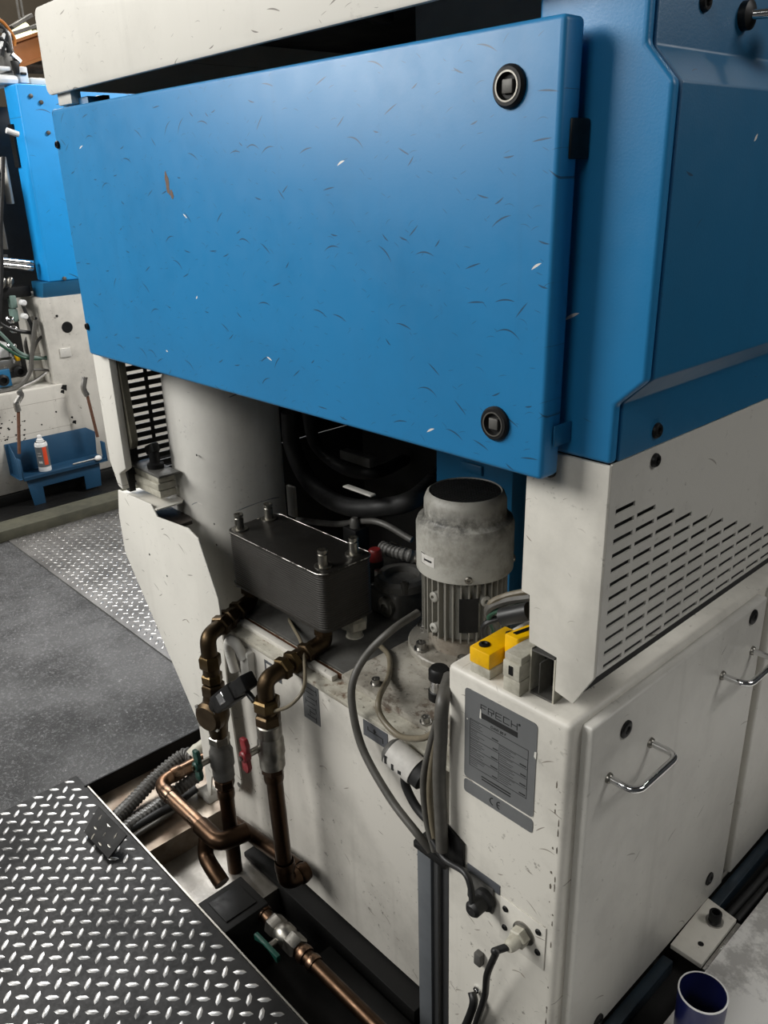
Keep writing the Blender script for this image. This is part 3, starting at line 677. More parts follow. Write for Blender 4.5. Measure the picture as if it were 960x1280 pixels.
t = thing('end_guard', (-1.85, .927, 0), 'white cut-cornered sheet guard at the left end of the machine', 'guard plate')
g = [at(u, v, 1, .926) for u, v in ((149, 612), (190, 630), (198, 646), (236, 660), (249, 673), (274, 748), (277, 768), (286, 862), (303, 978), (300, 989), (266, 970), (264, 1010), (250, 905), (158, 690), (150, 642))]
MB().prism([(p.x, p.z) for p in g], 'xz', .922, .927, .0015).build('sheet', WHITE, t)
a, b = g[0], g[1]
MB().prism([(a.x + .004, .927), (b.x + .02, .927), (b.x + .02, 1.0), (b.x - .01, 1.03), (a.x + .03, 1.03)], 'xy', a.z - .008, a.z - .004, .001).build('folded_top', WHITED, t)
for (u, v) in ((187, 693), (209, 720)): MB().lathe(at(u, v, 1, .922), FR, [(.003, 0), (.003, .0006)], 10).build('speck_hole', BLACK, t, 0)
MB().lathe(at(299, 981, 1, .922), FR, [(.008, 0), (.008, .001), (.004, .001)], 12).build('corner_hole', IRON, t)

t = thing('accumulator', (-1.90, 1.165, .34), 'tall grey cylindrical accumulator behind the white end guard', 'pressure vessel')
MB().lathe((-1.90, 1.165, TZ), Z_, [(.120, .54), (.143, .55), (.150, .57), (.150, 1.33), (.140, 1.355), (.10, 1.37)], 64).build('vessel', GREYW, t)
MB().box((-1.90, 1.10, .345), (-1.716, 1.24, .385), .004).build('saddle', DARK, t)
MB().prism([(-2.04, .928), (-1.835, .928), (-1.835, 1.0), (-1.87, 1.013), (-2.04, 1.013)], 'xy', .770, .780, .001).build('support_shelf', RUST2, t)
for (u, v) in ((268, 655), (271, 681), (246, 569)): 
    MB().lathe(V(-1.90, 1.165, 0) + (lambda p: V((p.x + 1.90), (p.y - 1.165), p.z))(at(u, v, 1, 1.03)), FR, [(.003, 0), (.003, .0008)], 8).build('weld_mark', BLACK, t, 0)

#================================================================== HEAT EXCHANGER
EX0, EX1, EY0, EY1, EZ0, EZ1 = -1.696, -1.316, 1.015, 1.171, .645, .790
t = thing('heat_exchanger', (-1.5, 1.09, EZ0), 'dark brazed plate heat exchanger with four upright studs', 'heat exchanger')
m = MB(); L = 24; rings = []
for k in range(2 * L + 1):
    i = .0011 if k % 2 == 0 else 0.0
    z = EZ0 + (EZ1 - .006 - EZ0) * k / (2 * L)
    rings.append([m.bm.verts.new((x, y, z)) for x, y in rrect(EX0 + i, EX1 - i, EY0 + i, EY1 - i, .024, 5)])
for A, B in zip(rings, rings[1:]):
    for j in range(len(A)): m.bm.faces.new((A[j], A[(j + 1) % len(A)], B[(j + 1) % len(A)], B[j]))
m.bm.faces.new(rings[0][::-1]); m.bm.faces.new(rings[-1]); m.build('plate_pack', EXCH, t, 20)
MB().prism(rrect(EX0 - .002, EX1 + .002, EY0 - .002, EY1 + .002, .026, 6), 'xy', EZ1 - .006, EZ1, .0012).build('top_plate', EXTOP, t)
MB().prism(rrect(EX0 - .002, EX1 + .002, EY0 - .002, EY1 + .002, .026, 6), 'xy', EZ0 - .004, EZ0 + .003, .001).build('bottom_plate', EXCH, t)
ro = [V(x, y, EZ1 - .0006) for x, y in rrect(EX0 - .002, EX1 + .002, EY0 - .002, EY1 + .002, .026, 6)]
k = N('worn_edge'); f = k.ramp(k.noise(k.coord(), 34, 4, .7), .42, .55); k.l(k.mix(f, (.05, .045, .04), (.6, .58, .54)), k.b.inputs[0]); k.b.inputs['Metallic'].default_value = 1; k.b.inputs['Roughness'].default_value = .3
MB().tube(ro + [ro[0]], .0012, 6, False).build('worn_edge', k.m, t)
for x, y in ((-1.672, 1.040), (-1.675, 1.132), (-1.352, 1.049), (-1.353, 1.142)):
    s = MB().lathe((x, y, EZ1), Z_, [(.0115, 0), (.0115, .030), (.0095, .032), (.0095, .035), (.0118, .036), (.0118, .042), (.008, .042), (.007, .03)], 22).build('stud', NICKEL, t)
    MB().lathe((x, y, EZ1), Z_, [(.021, 0), (.021, .003), (.015, .0045)], 22).build('stud_washer', NICKEL, s)
c = V(-1.355, 1.135, 0)
w = MB().lathe(c + V(0, 0, .566), Z_, [(.034, 0), (.034, .004), (.022, .008), (.019, .010), (.019, .035)], 24).build('white_union', CREAM, t)
MB().nut(c + V(0, 0, .598), c + V(0, 0, .626), .034).build('union_nut', CREAM, w)
MB().lathe(c + V(0, 0, .626), Z_, [(.025, 0), (.025, .018)], 22).build('union_tail', CREAM, w)

#================================================================== MOTOR
MX, MY = -1.126, 1.273
t = thing('electric_motor', (MX, MY, .583), 'dusty grey flange mounted electric motor with ribbed body and round fan cowl', 'motor')
O = V(MX, MY, 0)
fl = MB().lathe(O + V(0, 0, .583), Z_, [(.128, 0), (.130, .003), (.130, .016), (.127, .019), (.095, .019)], 48).build('flange', TOPG, t)
MB().lathe(O + V(0, 0, .60), Z_, [(.082, 0), (.082, .035), (.09, .045)], 36).build('neck', grimy('rust_stained_neck', (.34, .31, .26), (.14, .11, .08), (.13, .045, .016), .6), t)
for a in (250, 310, 10, 70, 130, 190):
    d = V(math.cos(math.radians(a)), math.sin(math.radians(a)), 0) * .110
    b = MB().lathe(O + d + V(0, 0, .602), Z_, [(.017, 0), (.017, .004), (.0115, .004), (.0115, .018), (.0075, .018), (.006, .009)], 18).build('flange_bolt', STEEL, fl)
MB().lathe(O + V(0, 0, .64), Z_, [(.080, 0), (.080, .17)], 36).build('stator_body', MOTORW, t)
proto = None
for i in range(34):
    a = 2 * PI * i / 34
    if proto is None:
        proto = MB().prism([(.078, .642), (.0965, .645), (.0965, .80), (.078, .80)], 'xz', -.0016, .0016).build('fin', FINM, t, 0)
        me = proto.data; me.transform(Matrix.Translation(ORG[t.name]))
        fin = proto
    else:
        fin = proto.copy(); COL.objects.link(fin); fin.parent = t
    fin.location = O - ORG[t.name]; fin.rotation_euler = (0, 0, a)
cw = MB().lathe(O, Z_, [(.104, .792), (.108, .794), (.108, .898), (.104, .909), (.094, .914), (.091, .920), (.090, .952), (.085, .966), (.079, .971), (.077, .967)], 56, False, True).build('fan_cowl', MOTORW, t)
MB().lathe(O, Z_, [(.0775, .9672), (.0775, .9682)], 40).build('fan_opening', BLACK, cw)
m = MB()
for i in range(-9, 10):
    h = math.sqrt(max(0, .0765 ** 2 - (i * .008) ** 2))
    m.box((MX + i * .008 - .0008, MY - h, .9683), (MX + i * .008 + .0008, MY + h, .9692)); m.box((MX - h, MY + i * .008 - .0008, .9683), (MX + h, MY + i * .008 + .0008, .9690))
m.build('fan_mesh', plain('mesh_wire', (.03, .03, .028), .5, .5, .3), cw, 0)['kind'] = 'stuff'
def patch(name, ma, par, a0, a1, z0, z1, r, n=8, th=.0008):
    m = MB(); A = []
    for k in range(n + 1):
        a = math.radians(a0 + (a1 - a0) * k / n); e = V(math.cos(a), math.sin(a), 0)
        A.append([m.bm.verts.new(O + e * rr + V(0, 0, z)) for rr, z in ((r, z0), (r + th, z0), (r + th, z1), (r, z1))])
    for p, q in zip(A, A[1:]):
        for j in range(4): m.bm.faces.new((p[j], q[j], q[(j + 1) % 4], p[(j + 1) % 4]))
    m.bm.faces.new(A[0][::-1]); m.bm.faces.new(A[-1]); return m.build(name, ma, par, 30)
patch('arrow_plate', LABELW, cw, 252, 275, .823, .846, .108)
patch('arrow_plate_edge', BLACK, cw, 251.4, 259.5, .822, .847, .1079)
patch('arrow_shaft', PRINT, cw, 258, 271, .8325, .8365, .1087); 
m = MB(); e = [(252.5, .8345), (258.5, .840), (258.5, .829)]
vs = [m.bm.verts.new(O + V(math.cos(math.radians(a)), math.sin(math.radians(a)), 0) * rr + V(0, 0, z)) for rr in (.1087, .1097) for a, z in e]
for f in ((0, 1, 2), (5, 4, 3), (0, 3, 4, 1), (1, 4, 5, 2), (2, 5, 3, 0)): m.bm.faces.new([vs[i] for i in f])
m.build('arrow_head', LABELW, cw, 0)
for a in (316, 225, 45):
    e = V(math.cos(math.radians(a)), math.sin(math.radians(a)), 0); MB().lathe(O + e * .1075 + V(0, 0, .806), e, [(.0085, 0), (.0085, .003), (.006, .005), (.0035, .005), (.003, .002)], 14).build('cowl_screw', NICKEL, cw)
patch('name_plate', BLACK, t, 305, 330, .672, .755, .0968)
for a, z in ((268, .745), (268, .668), (340, .745)):
    e = V(math.cos(math.radians(a)), math.sin(math.radians(a)), 0); MB().lathe(O + e * .080 + V(0, 0, z), e, [(.012, 0), (.012, .018), (.008, .021), (.005, .021), (.004, .012)], 16).build('body_bolt', MOTORW, t)

#================================================================== PIPES
PY = .86
def zat(u, v): return at(u, v, 1, PY)
def ring(m, p, ax, r, h): m.append((p, ax, r, h))
def ring_(m, p, ax, r, h): m.lathe(p - ax * h / 2, ax, [(r * .93, 0), (r, h * .25), (r, h * .75), (r * .93, h)], 22)
def handle(par, base, mat, name, L=.043):                     # two-winged butterfly handle on a stem pointing to the front
    h = MB().lathe(base, FR, [(.0085, 0), (.0085, .034)], 12).build('valve_stem', NICKEL, par)
    c = base + FR * .034; m = MB()
    m.lathe(c, FR, [(.014, -.004), (.014, .010), (.011, .013)], 16)
    for sgn in (1, -1):
        pts = [(c.x - .009, c.z + sgn * .008), (c.x - .013, c.z + sgn * L * .6), (c.x - .014, c.z + sgn * L), (c.x + .006, c.z + sgn * L * 1.06), (c.x + .013, c.z + sgn * L * .7), (c.x + .010, c.z + sgn * .008)]
        m.prism(pts, 'xz', c.y - .007, c.y + .005, .003)
    m.build(name, mat, par)
    MB().lathe(c + FR * .013, FR, [(.006, 0), (.006, .005)], 6).build('handle_nut', NICKEL if mat is RED else BRASS, par)
def pipe_run(nm, lab, port, cu, cv, vs, dark, hmat, hname, bot):
    # nm thing; port = exchanger connection, (cu, cv) = pixel of the upper elbow, vs = rows of the fittings
    C0 = zat(cu, cv); el = port + V(0, 0, -.052)
    t = thing(nm, (C0.x, PY, bot), lab, 'pipe')
    ax = (C0 - el); Lr = ax.length; ax.normalize()
    MB().nut(port + V(0, 0, -.004), port + V(0, 0, -.030), .024).build('port_nut', dark, t)
    MB().tube(fillet([port + V(0, 0, -.02), el, el + ax * .06], .03), .0205, 18).build('elbow', dark, t)
    for a, b, r, ma in ((.27, .37, .027, dark), (.40, .50, .0225, dark), (.50, .60, .028, BRASS if nm == 'outlet_pipe' else dark), (.64, .76, .027, BRASS if nm == 'outlet_pipe' else dark)):
        MB().nut(el + ax * Lr * a, el + ax * Lr * b, r).build('union_nut', ma, t)
    MB().cyl(el + ax * .03, el + ax * Lr * .8, .0185, None, 18).build('nipple', dark, t)
    z = lambda v: zat(cu + (v - cv) * .085, v).z
    MB().tube(fillet([el + ax * Lr * .74, C0, V(C0.x, PY, z(vs[0]) - .005)], .036), .0195, 20).build('brass_elbow', BRONZE, t)
    B = lambda v: V(C0.x, PY, z(v))
    return t, B
D_ = -Z_
def rings(L, ma, par):
    for r in L: m = MB(); ring_(m, *r); m.build('tube_sleeve', ma, par)
t, B = pipe_run('inlet_pipe', 'dark brass and copper pipe with green valve handle, left of the pair', V(-1.66, 1.045, EZ0), 259, 796, (816,), BRONZE, GREEN, '', -.19)
P1 = B
MB().nut(B(818), B(833), .0275).build('union_nut', BRASS, t)
MB().cyl(B(830), B(842), .021, None, 18).build('nipple', BRONZE, t)
MB().nut(B(840), B(851), .026).build('union_nut', BRASS, t); MB().nut(B(852), B(866), .029).build('union_nut', BRONZE, t)
a, b = B(860), B(918)
st = MB().lathe(a, D_, [(.022, 0), (.028, .02), (.0335, .05), (.0335, .075), (.026, .1), (.022, (a - b).length)], 22).build('flow_switch_body', BRONZE, t)
MB().lathe(B(884) + V(.012, -.018, 0), V(.3, -1, 0), [(.040, 0), (.040, .016), (.032, .024)], 20).build('flange_cover', BRONZE, st)
for dx, dz in ((-.024, .024), (.03, -.024), (.026, .022), (-.022, -.026)): MB().lathe(B(884) + V(.012 + dx, -.034 + dx * .3, dz), V(.3, -1, 0), [(.006, 0), (.006, .005), (.003, .005)], 8).build('cover_screw', STEEL, st)
MB().nut(B(914), B(924), .0275).build('union_nut', NICKEL, t)
v_ = MB().lathe(B(922), D_, [(.024, 0), (.0255, .012), (.0265, .02), (.0305, .03), (.031, .07), (.0265, .082), (.028, .088), (.028, .108), (.023, .112)], 24).build('ball_valve', IRON, t)
handle(v_, B(941) + V(-.012, -.026, 0), GREEN, 'green_handle')
MB().nut(B(966), B(976), .0265).build('union_nut', COPPER, t)
MB().cyl(B(974), V(B(974).x, PY, -.195), .0195, None, 22).build('copper_tube', COPPER, t)
m = []; ring(m, B(984), Z_, .0225, .03); ring(m, V(B(974).x, PY, -.165), Z_, .0235, .05); rings(m, COPPER, t)

# flow sensor plugged on the switch
p0, p1 = at(268, 884, 1, .845), at(313, 849, 1, .845); ax = (p1 - p0).normalized()
t2 = thing('flow_sensor', p0, 'black plug sensor angled up from the left brass pipe', 'sensor')
q = ax.to_track_quat('X', 'Z').to_matrix()
L = (p1 - p0).length
MB().box(p0.lerp(p1, .42) - V(L * .26, .022, .022), p0.lerp(p1, .42) + V(L * .26, .022, .022), .006, 2, q).build('sensor_body', BLACK, t2)
MB().box(p0.lerp(p1, .80) - V(L * .17, .018, .018), p0.lerp(p1, .80) + V(L * .17, .018, .018), .004, 2, q).build('plug', BLACK, t2)
MB().cyl(p0, p0.lerp(p1, .25), .019, None, 16).build('sensor_neck', BLACK, t2)
MB().box(p0.lerp(p1, .44) + q @ V(0, -.0225, .002) - V(.018, .0015, .013), p0.lerp(p1, .44) + q @ V(0, -.0225, .002) + V(.018, .0015, .013), .001, 1, q).build('silver_label', CHROME, t2)
MB().cyl(p0.lerp(p1, .78) + q @ V(.01, 0, -.018), p0.lerp(p1, .78) + q @ V(.022, 0, -.045), .007, None, 12).build('cable_gland', BLACK, t2)
cable('sensor_cable', [at(340, 890, 1, .86), at(362, 882, 1, .87), at(379, 862, 1, .90), at(381, 835, 1, .945), at(377, 805, 1, .99), at(367, 785, 1, 1.04), at(354, 762, 1, 1.12)], .0042, CABLEB, 'thin beige cable hanging below the heat exchanger')

t, B = pipe_run('outlet_pipe', 'brass and copper pipe with red valve handle, right of the pair', V(-1.36, 1.045, EZ0), 331, 850, (872,), BRONZE, RED, '', -.03)
MB().nut(B(872), B(887), .031).build('union_nut', BRASS, t)
MB().nut(B(891), B(904), .030).build('union_nut', BRONZE, t); MB().cyl(B(886), B(893), .022, None, 18).build('nipple', BRONZE, t)
v_ = MB().lathe(B(903), D_, [(.026, 0), (.0285, .003), (.0285, .03), (.0265, .034), (.0305, .046), (.0315, .08), (.028, .092), (.0295, .096), (.0295, .116), (.024, .12)], 24).build('ball_valve', NICKEL, t)
handle(v_, B(931) + V(-.010, -.026, 0), RED, 'red_handle')
MB().nut(B(952), B(964), .0275).build('union_nut', COPPER, t)
zb = zat(374, 1118).z
MB().cyl(B(960), V(B(960).x + .012, PY, zb + .03), .0195, None, 22).build('copper_tube', COPPER, t)
m = []; ring(m, B(968), Z_, .0235, .03); rings(m, COPPER, t)
xb = B(960).x + .012
MB().tube(fillet([V(xb, PY, zb + .07), V(xb, PY, zb), V(xb + .004, PY + .062, zb)], .035), .0225, 20).build('lower_elbow', COPPER, t)
m = []; ring(m, V(xb, PY, zb + .055), Z_, .025, .03); ring(m, V(xb + .003, PY + .045, zb), Y_, .026, .02); rings(m, COPPER, t)

# copper header pipes along the tank foot
t = thing('header_pipe', (-1.6, .82, -.02), 'bright copper header pipe bending around the tank foot above the tray', 'pipe')
A0, A1 = at(243, 955, 2, .03), at(197, 985, 2, .03); A1.x = A0.x; A2 = at(262, 1037, 2, .03)
A1.y = A2.y = (A1.y + A2.y) / 2
MB().tube(fillet([A0 + V(0, .03, 0), A1, A2], .045), .0195, 20).build('copper_tube', COPPERB, t)
m = []; ring(m, A1 + V(.06, 0, 0), X_, .0225, .035); ring(m, A1 + V(0, .06, 0), Y_, .0225, .03); rings(m, COPPERB, t)
MB().tube(fillet([A2 + V(-.03, 0, 0), A2 + V(.06, 0, 0), A2 + V(.075, .075, 0)], .03), .024, 18).build('tee', COPPER, t)
MB().tube(fillet([A2 + V(.0, 0, 0), A2 + V(.01, -.02, -.06), A2 + V(.06, -.03, -.06), V(-1.49, A2.y - .03, -.05)], .03), .0205, 18).build('lower_branch', COPPER, t)
e = [at(299, 1036, 1, .905), at(360, 1100, 1, .905)]
MB().cyl(V(e[0].x - .03, .908, e[0].z), V(xb - .01, .908, zb + .004), .0195, None, 20).build('rear_tube', COPPER, t)
t = thing('drain_pipe', (-1.1, .78, -.06), 'copper pipe with shiny fittings and dark green valve along the trench', 'pipe')
q0, q1, q2 = at(316, 1126, 2, -.03), at(395, 1207, 2, -.03), at(480, 1295, 2, -.03)
yq = q1.y
W_ = lambda u, v: V(at(u, v, 2, -.03).x, yq, -.03)
MB().cyl(W_(316, 1128), W_(490, 1305), .0165, None, 20).build('copper_tube', COPPER, t)
m = []
for u, v, r in ((322, 1132, .0205), (330, 1141, .0205), (393, 1203, .021), (382, 1192, .022)): ring(m, W_(u, v), X_, r, .018)
rings(m, COPPERB, t)
MB().nut(W_(342, 1150), W_(352, 1161), .026).build('union_nut', NICKEL, t)
v_ = MB().lathe(W_(352, 1161), X_, [(.022, 0), (.027, .01), (.027, .03), (.022, .04)], 20).build('ball_valve', NICKEL, t)
MB().nut(W_(364, 1172), W_(376, 1186), .026).build('union_nut', NICKEL, t)
c = W_(357, 1168) + V(0, -.045, 0)
MB().cyl(W_(357, 1168), c, .008, None, 10).build('valve_stem', NICKEL, v_)
MB().prism([(c.x - .045, c.z - .008), (c.x - .012, c.z + .005), (c.x + .012, c.z + .005), (c.x + .045, c.z - .008), (c.x + .045, c.z + .012), (c.x - .045, c.z + .012)], 'xz', c.y - .012, c.y, .003).build('green_handle', GREEN, v_)
t = thing('trench_box', (-1.38, .74, TZ), 'black steel box bridging the trench below the left copper pipe', 'box')
c0, c1, c2 = at(248, 1127, 2, 0), at(300, 1092, 2, 0), at(276, 1168, 2, 0)
MB().box((c0.x, YE + .002, TZ), (c2.x, c1.y, -.004), .004).build('box_body', DARK, t)
MB().box((c0.x + .02, YE + .02, -.004), (c2.x - .02, c1.y - .02, 0), .002).build('box_lid', BLACK, t)

# corrugated hoses under the offcut and two black lines
def corr(name, pts, r, lab):
    P = resample(spline(pts, 16), .0032); R = [r * (1.0 if (i % 4) < 2 else .84) for i in range(len(P))]
    return tag(MB().tube(P, R, 14).build(name, HOSE, None, 0), lab, 'hose', None)
zz = -.025
corr('corrugated_hose', [at(243, 945, 2, .03), at(228, 945, 2, .02), at(195, 972, 2, -.005), at(165, 1003, 2, zz), at(146, 1022, 2, zz), at(134, 1036, 2, zz)], .0215, 'upper grey corrugated hose running under the bent offcut')
corr('corrugated_hose', [at(249, 968, 2, .0), at(222, 988, 2, -.02), at(190, 1013, 2, zz), at(160, 1034, 2, zz), at(146, 1052, 2, zz)], .0205, 'lower grey corrugated hose behind the copper bend')
tag(MB().lathe(at(243, 945, 2, .03), (at(252, 935, 2, .045) - at(243, 945, 2, .03)), [(.026, -.006), (.026, .02), (.022, .03), (.018, .05)], 20).build('hose_fitting', CREAM), 'cream end fitting of the upper corrugated hose', 'fitting')
cable('black_line', [at(246, 985, 2, .01), at(222, 1003, 2, -.01), at(195, 1018, 2, -.02), at(160, 1040, 2, -.028), at(140, 1056, 2, -.028)], .011, BLACKR, 'black smooth hose beside the corrugated hoses', 'hose')
cable('black_line', [at(232, 1003, 2, -.03), at(205, 1022, 2, -.03), at(180, 1038, 2, -.03), at(150, 1058, 2, -.028)], .007, CABLEG, 'thin grey line under the corrugated hoses', 'hose')

#================================================================== CABLES AT THE CENTRE
cable('motor_cable', [at(522, 766, 1, 1.12), at(492, 786, 1, 1.04), at(462, 814, 1, .99), at(443, 846, 1, .945), at(440, 880, 1, .925), at(453, 935, 1, .915), at(486, 995, 1, .905), at(520, 1040, 1, .90), at(541, 1066, 1, .915)], .0085, CABLEG, 'thick grey motor cable sweeping down the tank front')
cable('tank_cable', [at(474, 806, 2, .592), at(486, 820, 2, .592), at(486, 845, 2, .592), at(474, 872, 1, .945), at(476, 895, 1, .925), at(498, 919, 1, .915), at(525, 923, 1, .905), at(543, 914, 1, .90), at(550, 890, 1, .90)], .0062, CABLEB, 'beige cable looping over the tank edge to the bundle')
for k, (pts, r, ma, lab) in enumerate((
    ([(562, 846), (553, 878), (551, 920), (549, 970), (551, 1020), (553, 1062)], .0125, CABLEG, 'thickest grey cable of the bundle beside the cabinet edge'),
    ([(546, 900), (538, 930), (529, 975), (533, 1025), (543, 1064)], .0062, CABLEG, 'leftmost thin grey cable of the bundle entering the duct'),
    ([(549, 905), (541, 945), (537, 990), (541, 1035), (547, 1064)], .0062, CABLEB, 'middle thin beige cable of the bundle entering the duct'))):
    cable('bundle_cable', [at(u, v, 1, .893 + .004 * k + (.06 if v == 846 else 0)) for u, v in pts], r, ma, lab)
cable('plug_cable', [at(540, 1050, 1, .895), at(556, 1074, 1, .89), at(580, 1090, 1, .885), at(588, 1108, 1, .88), at(590, 1124, 1, .875), SK + FR * .035], .0062, CABLEK, 'black cable from the duct collar to the round socket plug')
cable('gland_cable', [GL - FR * .003, GL + FR * .02 + V(-.015, 0, -.006), at(620, 1191, 1, .85), at(609, 1218, 1, .86), at(606, 1245, 1, .88), at(596, 1276, 1, .89), at(590, 1300, 1, .90)], .0066, CABLEK, 'black cable hanging from the cream gland on the square plate')
cable('clip_cable', [at(590, 1240, 1, .90), at(592, 1254, 1, .893), at(585, 1275, 1, .895), at(575, 1296, 1, .90)], .0085, CABLEK, 'short black cable held by the clip at the cabinet foot')
c = at(511, 956, 1, .915)
t = thing('breather_filter', c, 'small cylindrical filter with a soiled white printed label before the tank', 'filter')
ax = V(.93, .1, -.28).normalized(); p0 = c - ax * .042
MB().lathe(p0, ax, [(.020, -.012), (.028, -.004), (.028, 0)], 24).build('end_cap', IRON, t)
MB().lathe(p0, ax, [(.0285, 0), (.0285, .062)], 28).build('label_sleeve', LABELW, t)
MB().lathe(p0, ax, [(.0265, .062), (.0265, .082), (.018, .088)], 24).build('rear_cap', BLACKR, t)
rt = (ax - FR * ax.dot(FR)).normalized(); up = FR.cross(rt) * -1
m = MB()
for k, (s0, z0, w, h) in enumerate(((.008, .0, .006, .018), (.026, -.004, .006, .014), (.043, -.003, .008, .008))):
    b = p0 + ax * s0 + V(-.1, -.99, .08).normalized() * .0288
    m.box(b + V(0, -.0006, z0 - h / 2), b + V(w, .0012, z0 + h / 2), .0005)
m.build('label_print', PRINT, t, 0)
cable('filter_hose', [c + V(-.012, .0, -.028), c + V(-.010, .0, -.055), c + V(.012, 0, -.085), c + V(.04, 0, -.10), c + V(.075, -.002, -.10)], .009, BLACKR, 'black hose curving below the small filter', 'hose')
c = at(549, 872, 2, .584)
t = thing('level_cap', c, 'black and chrome round cap on the tank next to the cabinet', 'cap')
MB().lathe(c, Z_, [(.023, 0), (.023, .02), (.021, .022)], 24).build('cap_base', BLACK, t); MB().lathe(c, Z_, [(.0205, .022), (.0205, .048)], 24).build('chrome_ring', CHROME, t); MB().lathe(c, Z_, [(.0225, .048), (.0225, .068), (.018, .074)], 24).build('cap_top', BLACK, t)

#================================================================== INSIDE THE MACHINE
cable('hydraulic_hose', [at(362, 515, 1, 1.42), at(366, 560, 1, 1.42), at(390, 606, 1, 1.40), at(430, 632, 1, 1.38), at(480, 634, 1, 1.40), at(520, 622, 1, 1.45), at(552, 590, 1, 1.78)], .026, BLACKR, 'thick black hydraulic hose curving in the dark interior', 'hose', None, 14)
cable('hydraulic_hose', [at(385, 515, 1, 1.5), at(395, 555, 1, 1.5), at(430, 585, 1, 1.5), at(470, 590, 1, 1.52), at(505, 575, 1, 1.78)], .02, BLACKR, 'thinner black hose above the thick one in the interior', 'hose', None, 12)
def ib(name, lab, cat, a, b, y, d, ma, bev=.003):
    p, q = at(*a, 1, y), at(*b, 1, y)
    return tag(MB().box((min(p.x, q.x), y, min(p.z, q.z)), (max(p.x, q.x), y + d, max(p.z, q.z)), bev).build(name, ma), lab, cat)
ib('hose_clamp', 'grey metal hose clamp plate on the thick black hose', 'clamp', (428, 607), (463, 622), 1.33, .02, GREYW)
ib('valve_bracket', 'grey angle bracket inside, above the hose clamp', 'bracket', (424, 562), (462, 586), 1.46, .03, IRON)
ib('inner_strut', 'slim grey strut in the dark beside the accumulator', 'strut', (357, 606), (369, 648), 1.35, .012, GREYW)
t = thing('inner_post', (-1.3, 1.5, .58), 'dark blue inner post behind the motor', 'post')
p, q = at(545, 560, 1, 1.5), at(600, 640, 1, 1.5)
MB().box((p.x, 1.5, .585), (q.x + .1, 1.56, 1.5), .004).build('post_body', BLUE2, t)
p2, q2 = at(578, 575, 1, 1.5), at(604, 595, 1, 1.5)
MB().box((p2.x, 1.492, q2.z), (q2.x, 1.5, p2.z), .003).build('latch_plate', BLUE2, t)
t = thing('hydraulic_pump', at(492, 775, 2, .575), 'grey cast pump housing on the tank between exchanger and motor', 'pump')
c = at(492, 775, 2, .575); c.y += .05; c.x -= .03
MB().box(c + V(-.06, -.06, 0), c + V(.05, .09, .075), .014, 3).build('housing', IRON, t)
MB().lathe(c + V(-.0, .01, .07), Z_, [(.07, 0), (.07, .02), (.062, .028), (.045, .028), (.042, .012)], 28).build('top_flange', IRON, t)
MB().lathe(c + V(.02, -.058, .04), FR, [(.026, 0), (.026, .012), (.018, .016), (.010, .016), (.009, .008)], 20).build('port_plug', NICKEL, t)
for dx, dy in ((.045, .05), (-.045, -.03), (.05, -.03)): MB().lathe(c + V(dx, dy, .075), Z_, [(.010, 0), (.010, .03), (.006, .03), (.005, .02)], 6).build('cap_bolt', STEEL, t)
c = at(469, 700, 2, .68)
t = thing('red_capped_valve', c, 'small dark valve with a red cap behind the heat exchanger', 'valve')
c.z = .60
MB().lathe(c, Z_, [(.018, 0), (.018, .06), (.022, .065), (.022, .08)], 16).build('valve_body', BLACK, t); MB().lathe(c, Z_, [(.019, .08), (.019, .105), (.014, .112)], 16).build('red_cap', REDCAP, t)
corr('corrugated_hose', [at(478, 684, 1, 1.36), at(492, 690, 1, 1.36), at(510, 694, 1, 1.37), at(526, 700, 1, 1.40)], .018, 'short grey corrugated hose in the dark left of the motor')
cable('inner_line', [at(372, 650, 1, 1.4), at(420, 655, 1, 1.38), at(470, 652, 1, 1.38), at(515, 675, 1, 1.4)], .009, IRON, 'slim grey steel line crossing the dark interior', 'hose')
t = thing('valve_block', at(437, 660, 1, 1.34), 'dark valve block with small plug behind the exchanger', 'valve')
p = at(437, 670, 1, 1.34)
MB().box(p + V(-.03, 0, -.07), p + V(.025, .05, .02), .004).build('block', BLACK, t); MB().lathe(p + V(0, .02, .02), Z_, [(.014, 0), (.014, .02), (.009, .028)], 12).build('plug', IRON, t)

#================================================================== NEIGHBOURING MACHINE AT THE LEFT
XM = -4.5
t = thing('neighbour_machine', (-4.75, 2.1, 0), 'second white and blue machine standing behind at the far left', 'machine')
def yz(u, v, x=XM): p = at(u, v, 0, x); return (p.y, p.z)
m = MB(); m.box((-4.66, 1.795, 1.14), (XM, 2.9, 2.072), .008, 3); gp = m.build('blue_guard', BLUE3, t)
MB().prism([(-4.66, 1.139), (XM, 1.139), (XM - .045, 1.045), (-4.66, 1.045)], 'xz', 1.76, 2.9, .003).build('blue_lower_guard', BLUE2, t)
MB().box((-4.668, 1.785, 1.70), (-4.61, 1.80, 1.90)).build('guard_notch', BLACK, gp, 0)
for (u, v) in ((60, 166), (80, 348), (38, 120), (51, 128)): MB().lathe(at(u, v, 0, XM), X_, [(.010, 0), (.010, .01), (.006, .012)], 10).build('screw', IRON, gp)
MB().cyl(at(8, 163, 0, XM + .02), at(23, 168, 0, XM + .02), .014, None, 12).build('white_knob', WHITEP, t)
MB().box((-4.95, 1.74, .062), (-4.53, 2.9, 1.06), .008).build('body', WHITED2, t)
lowb = MB().box((-4.9, .9, .062), (XM - .012, 1.78, .60), .008).build('lower_body', WHITED2, t)
MB().prism([(1.695, .60), (1.695, .955), (1.74, .955), (1.74, .60)], 'yz', -4.70, -4.66, .002).build('recess_cheek', WHITED2, t)
MB().box((-5.3, .6, .05), (-4.9, 2.9, 2.0)).build('rear_mass', INNER, t, 0)
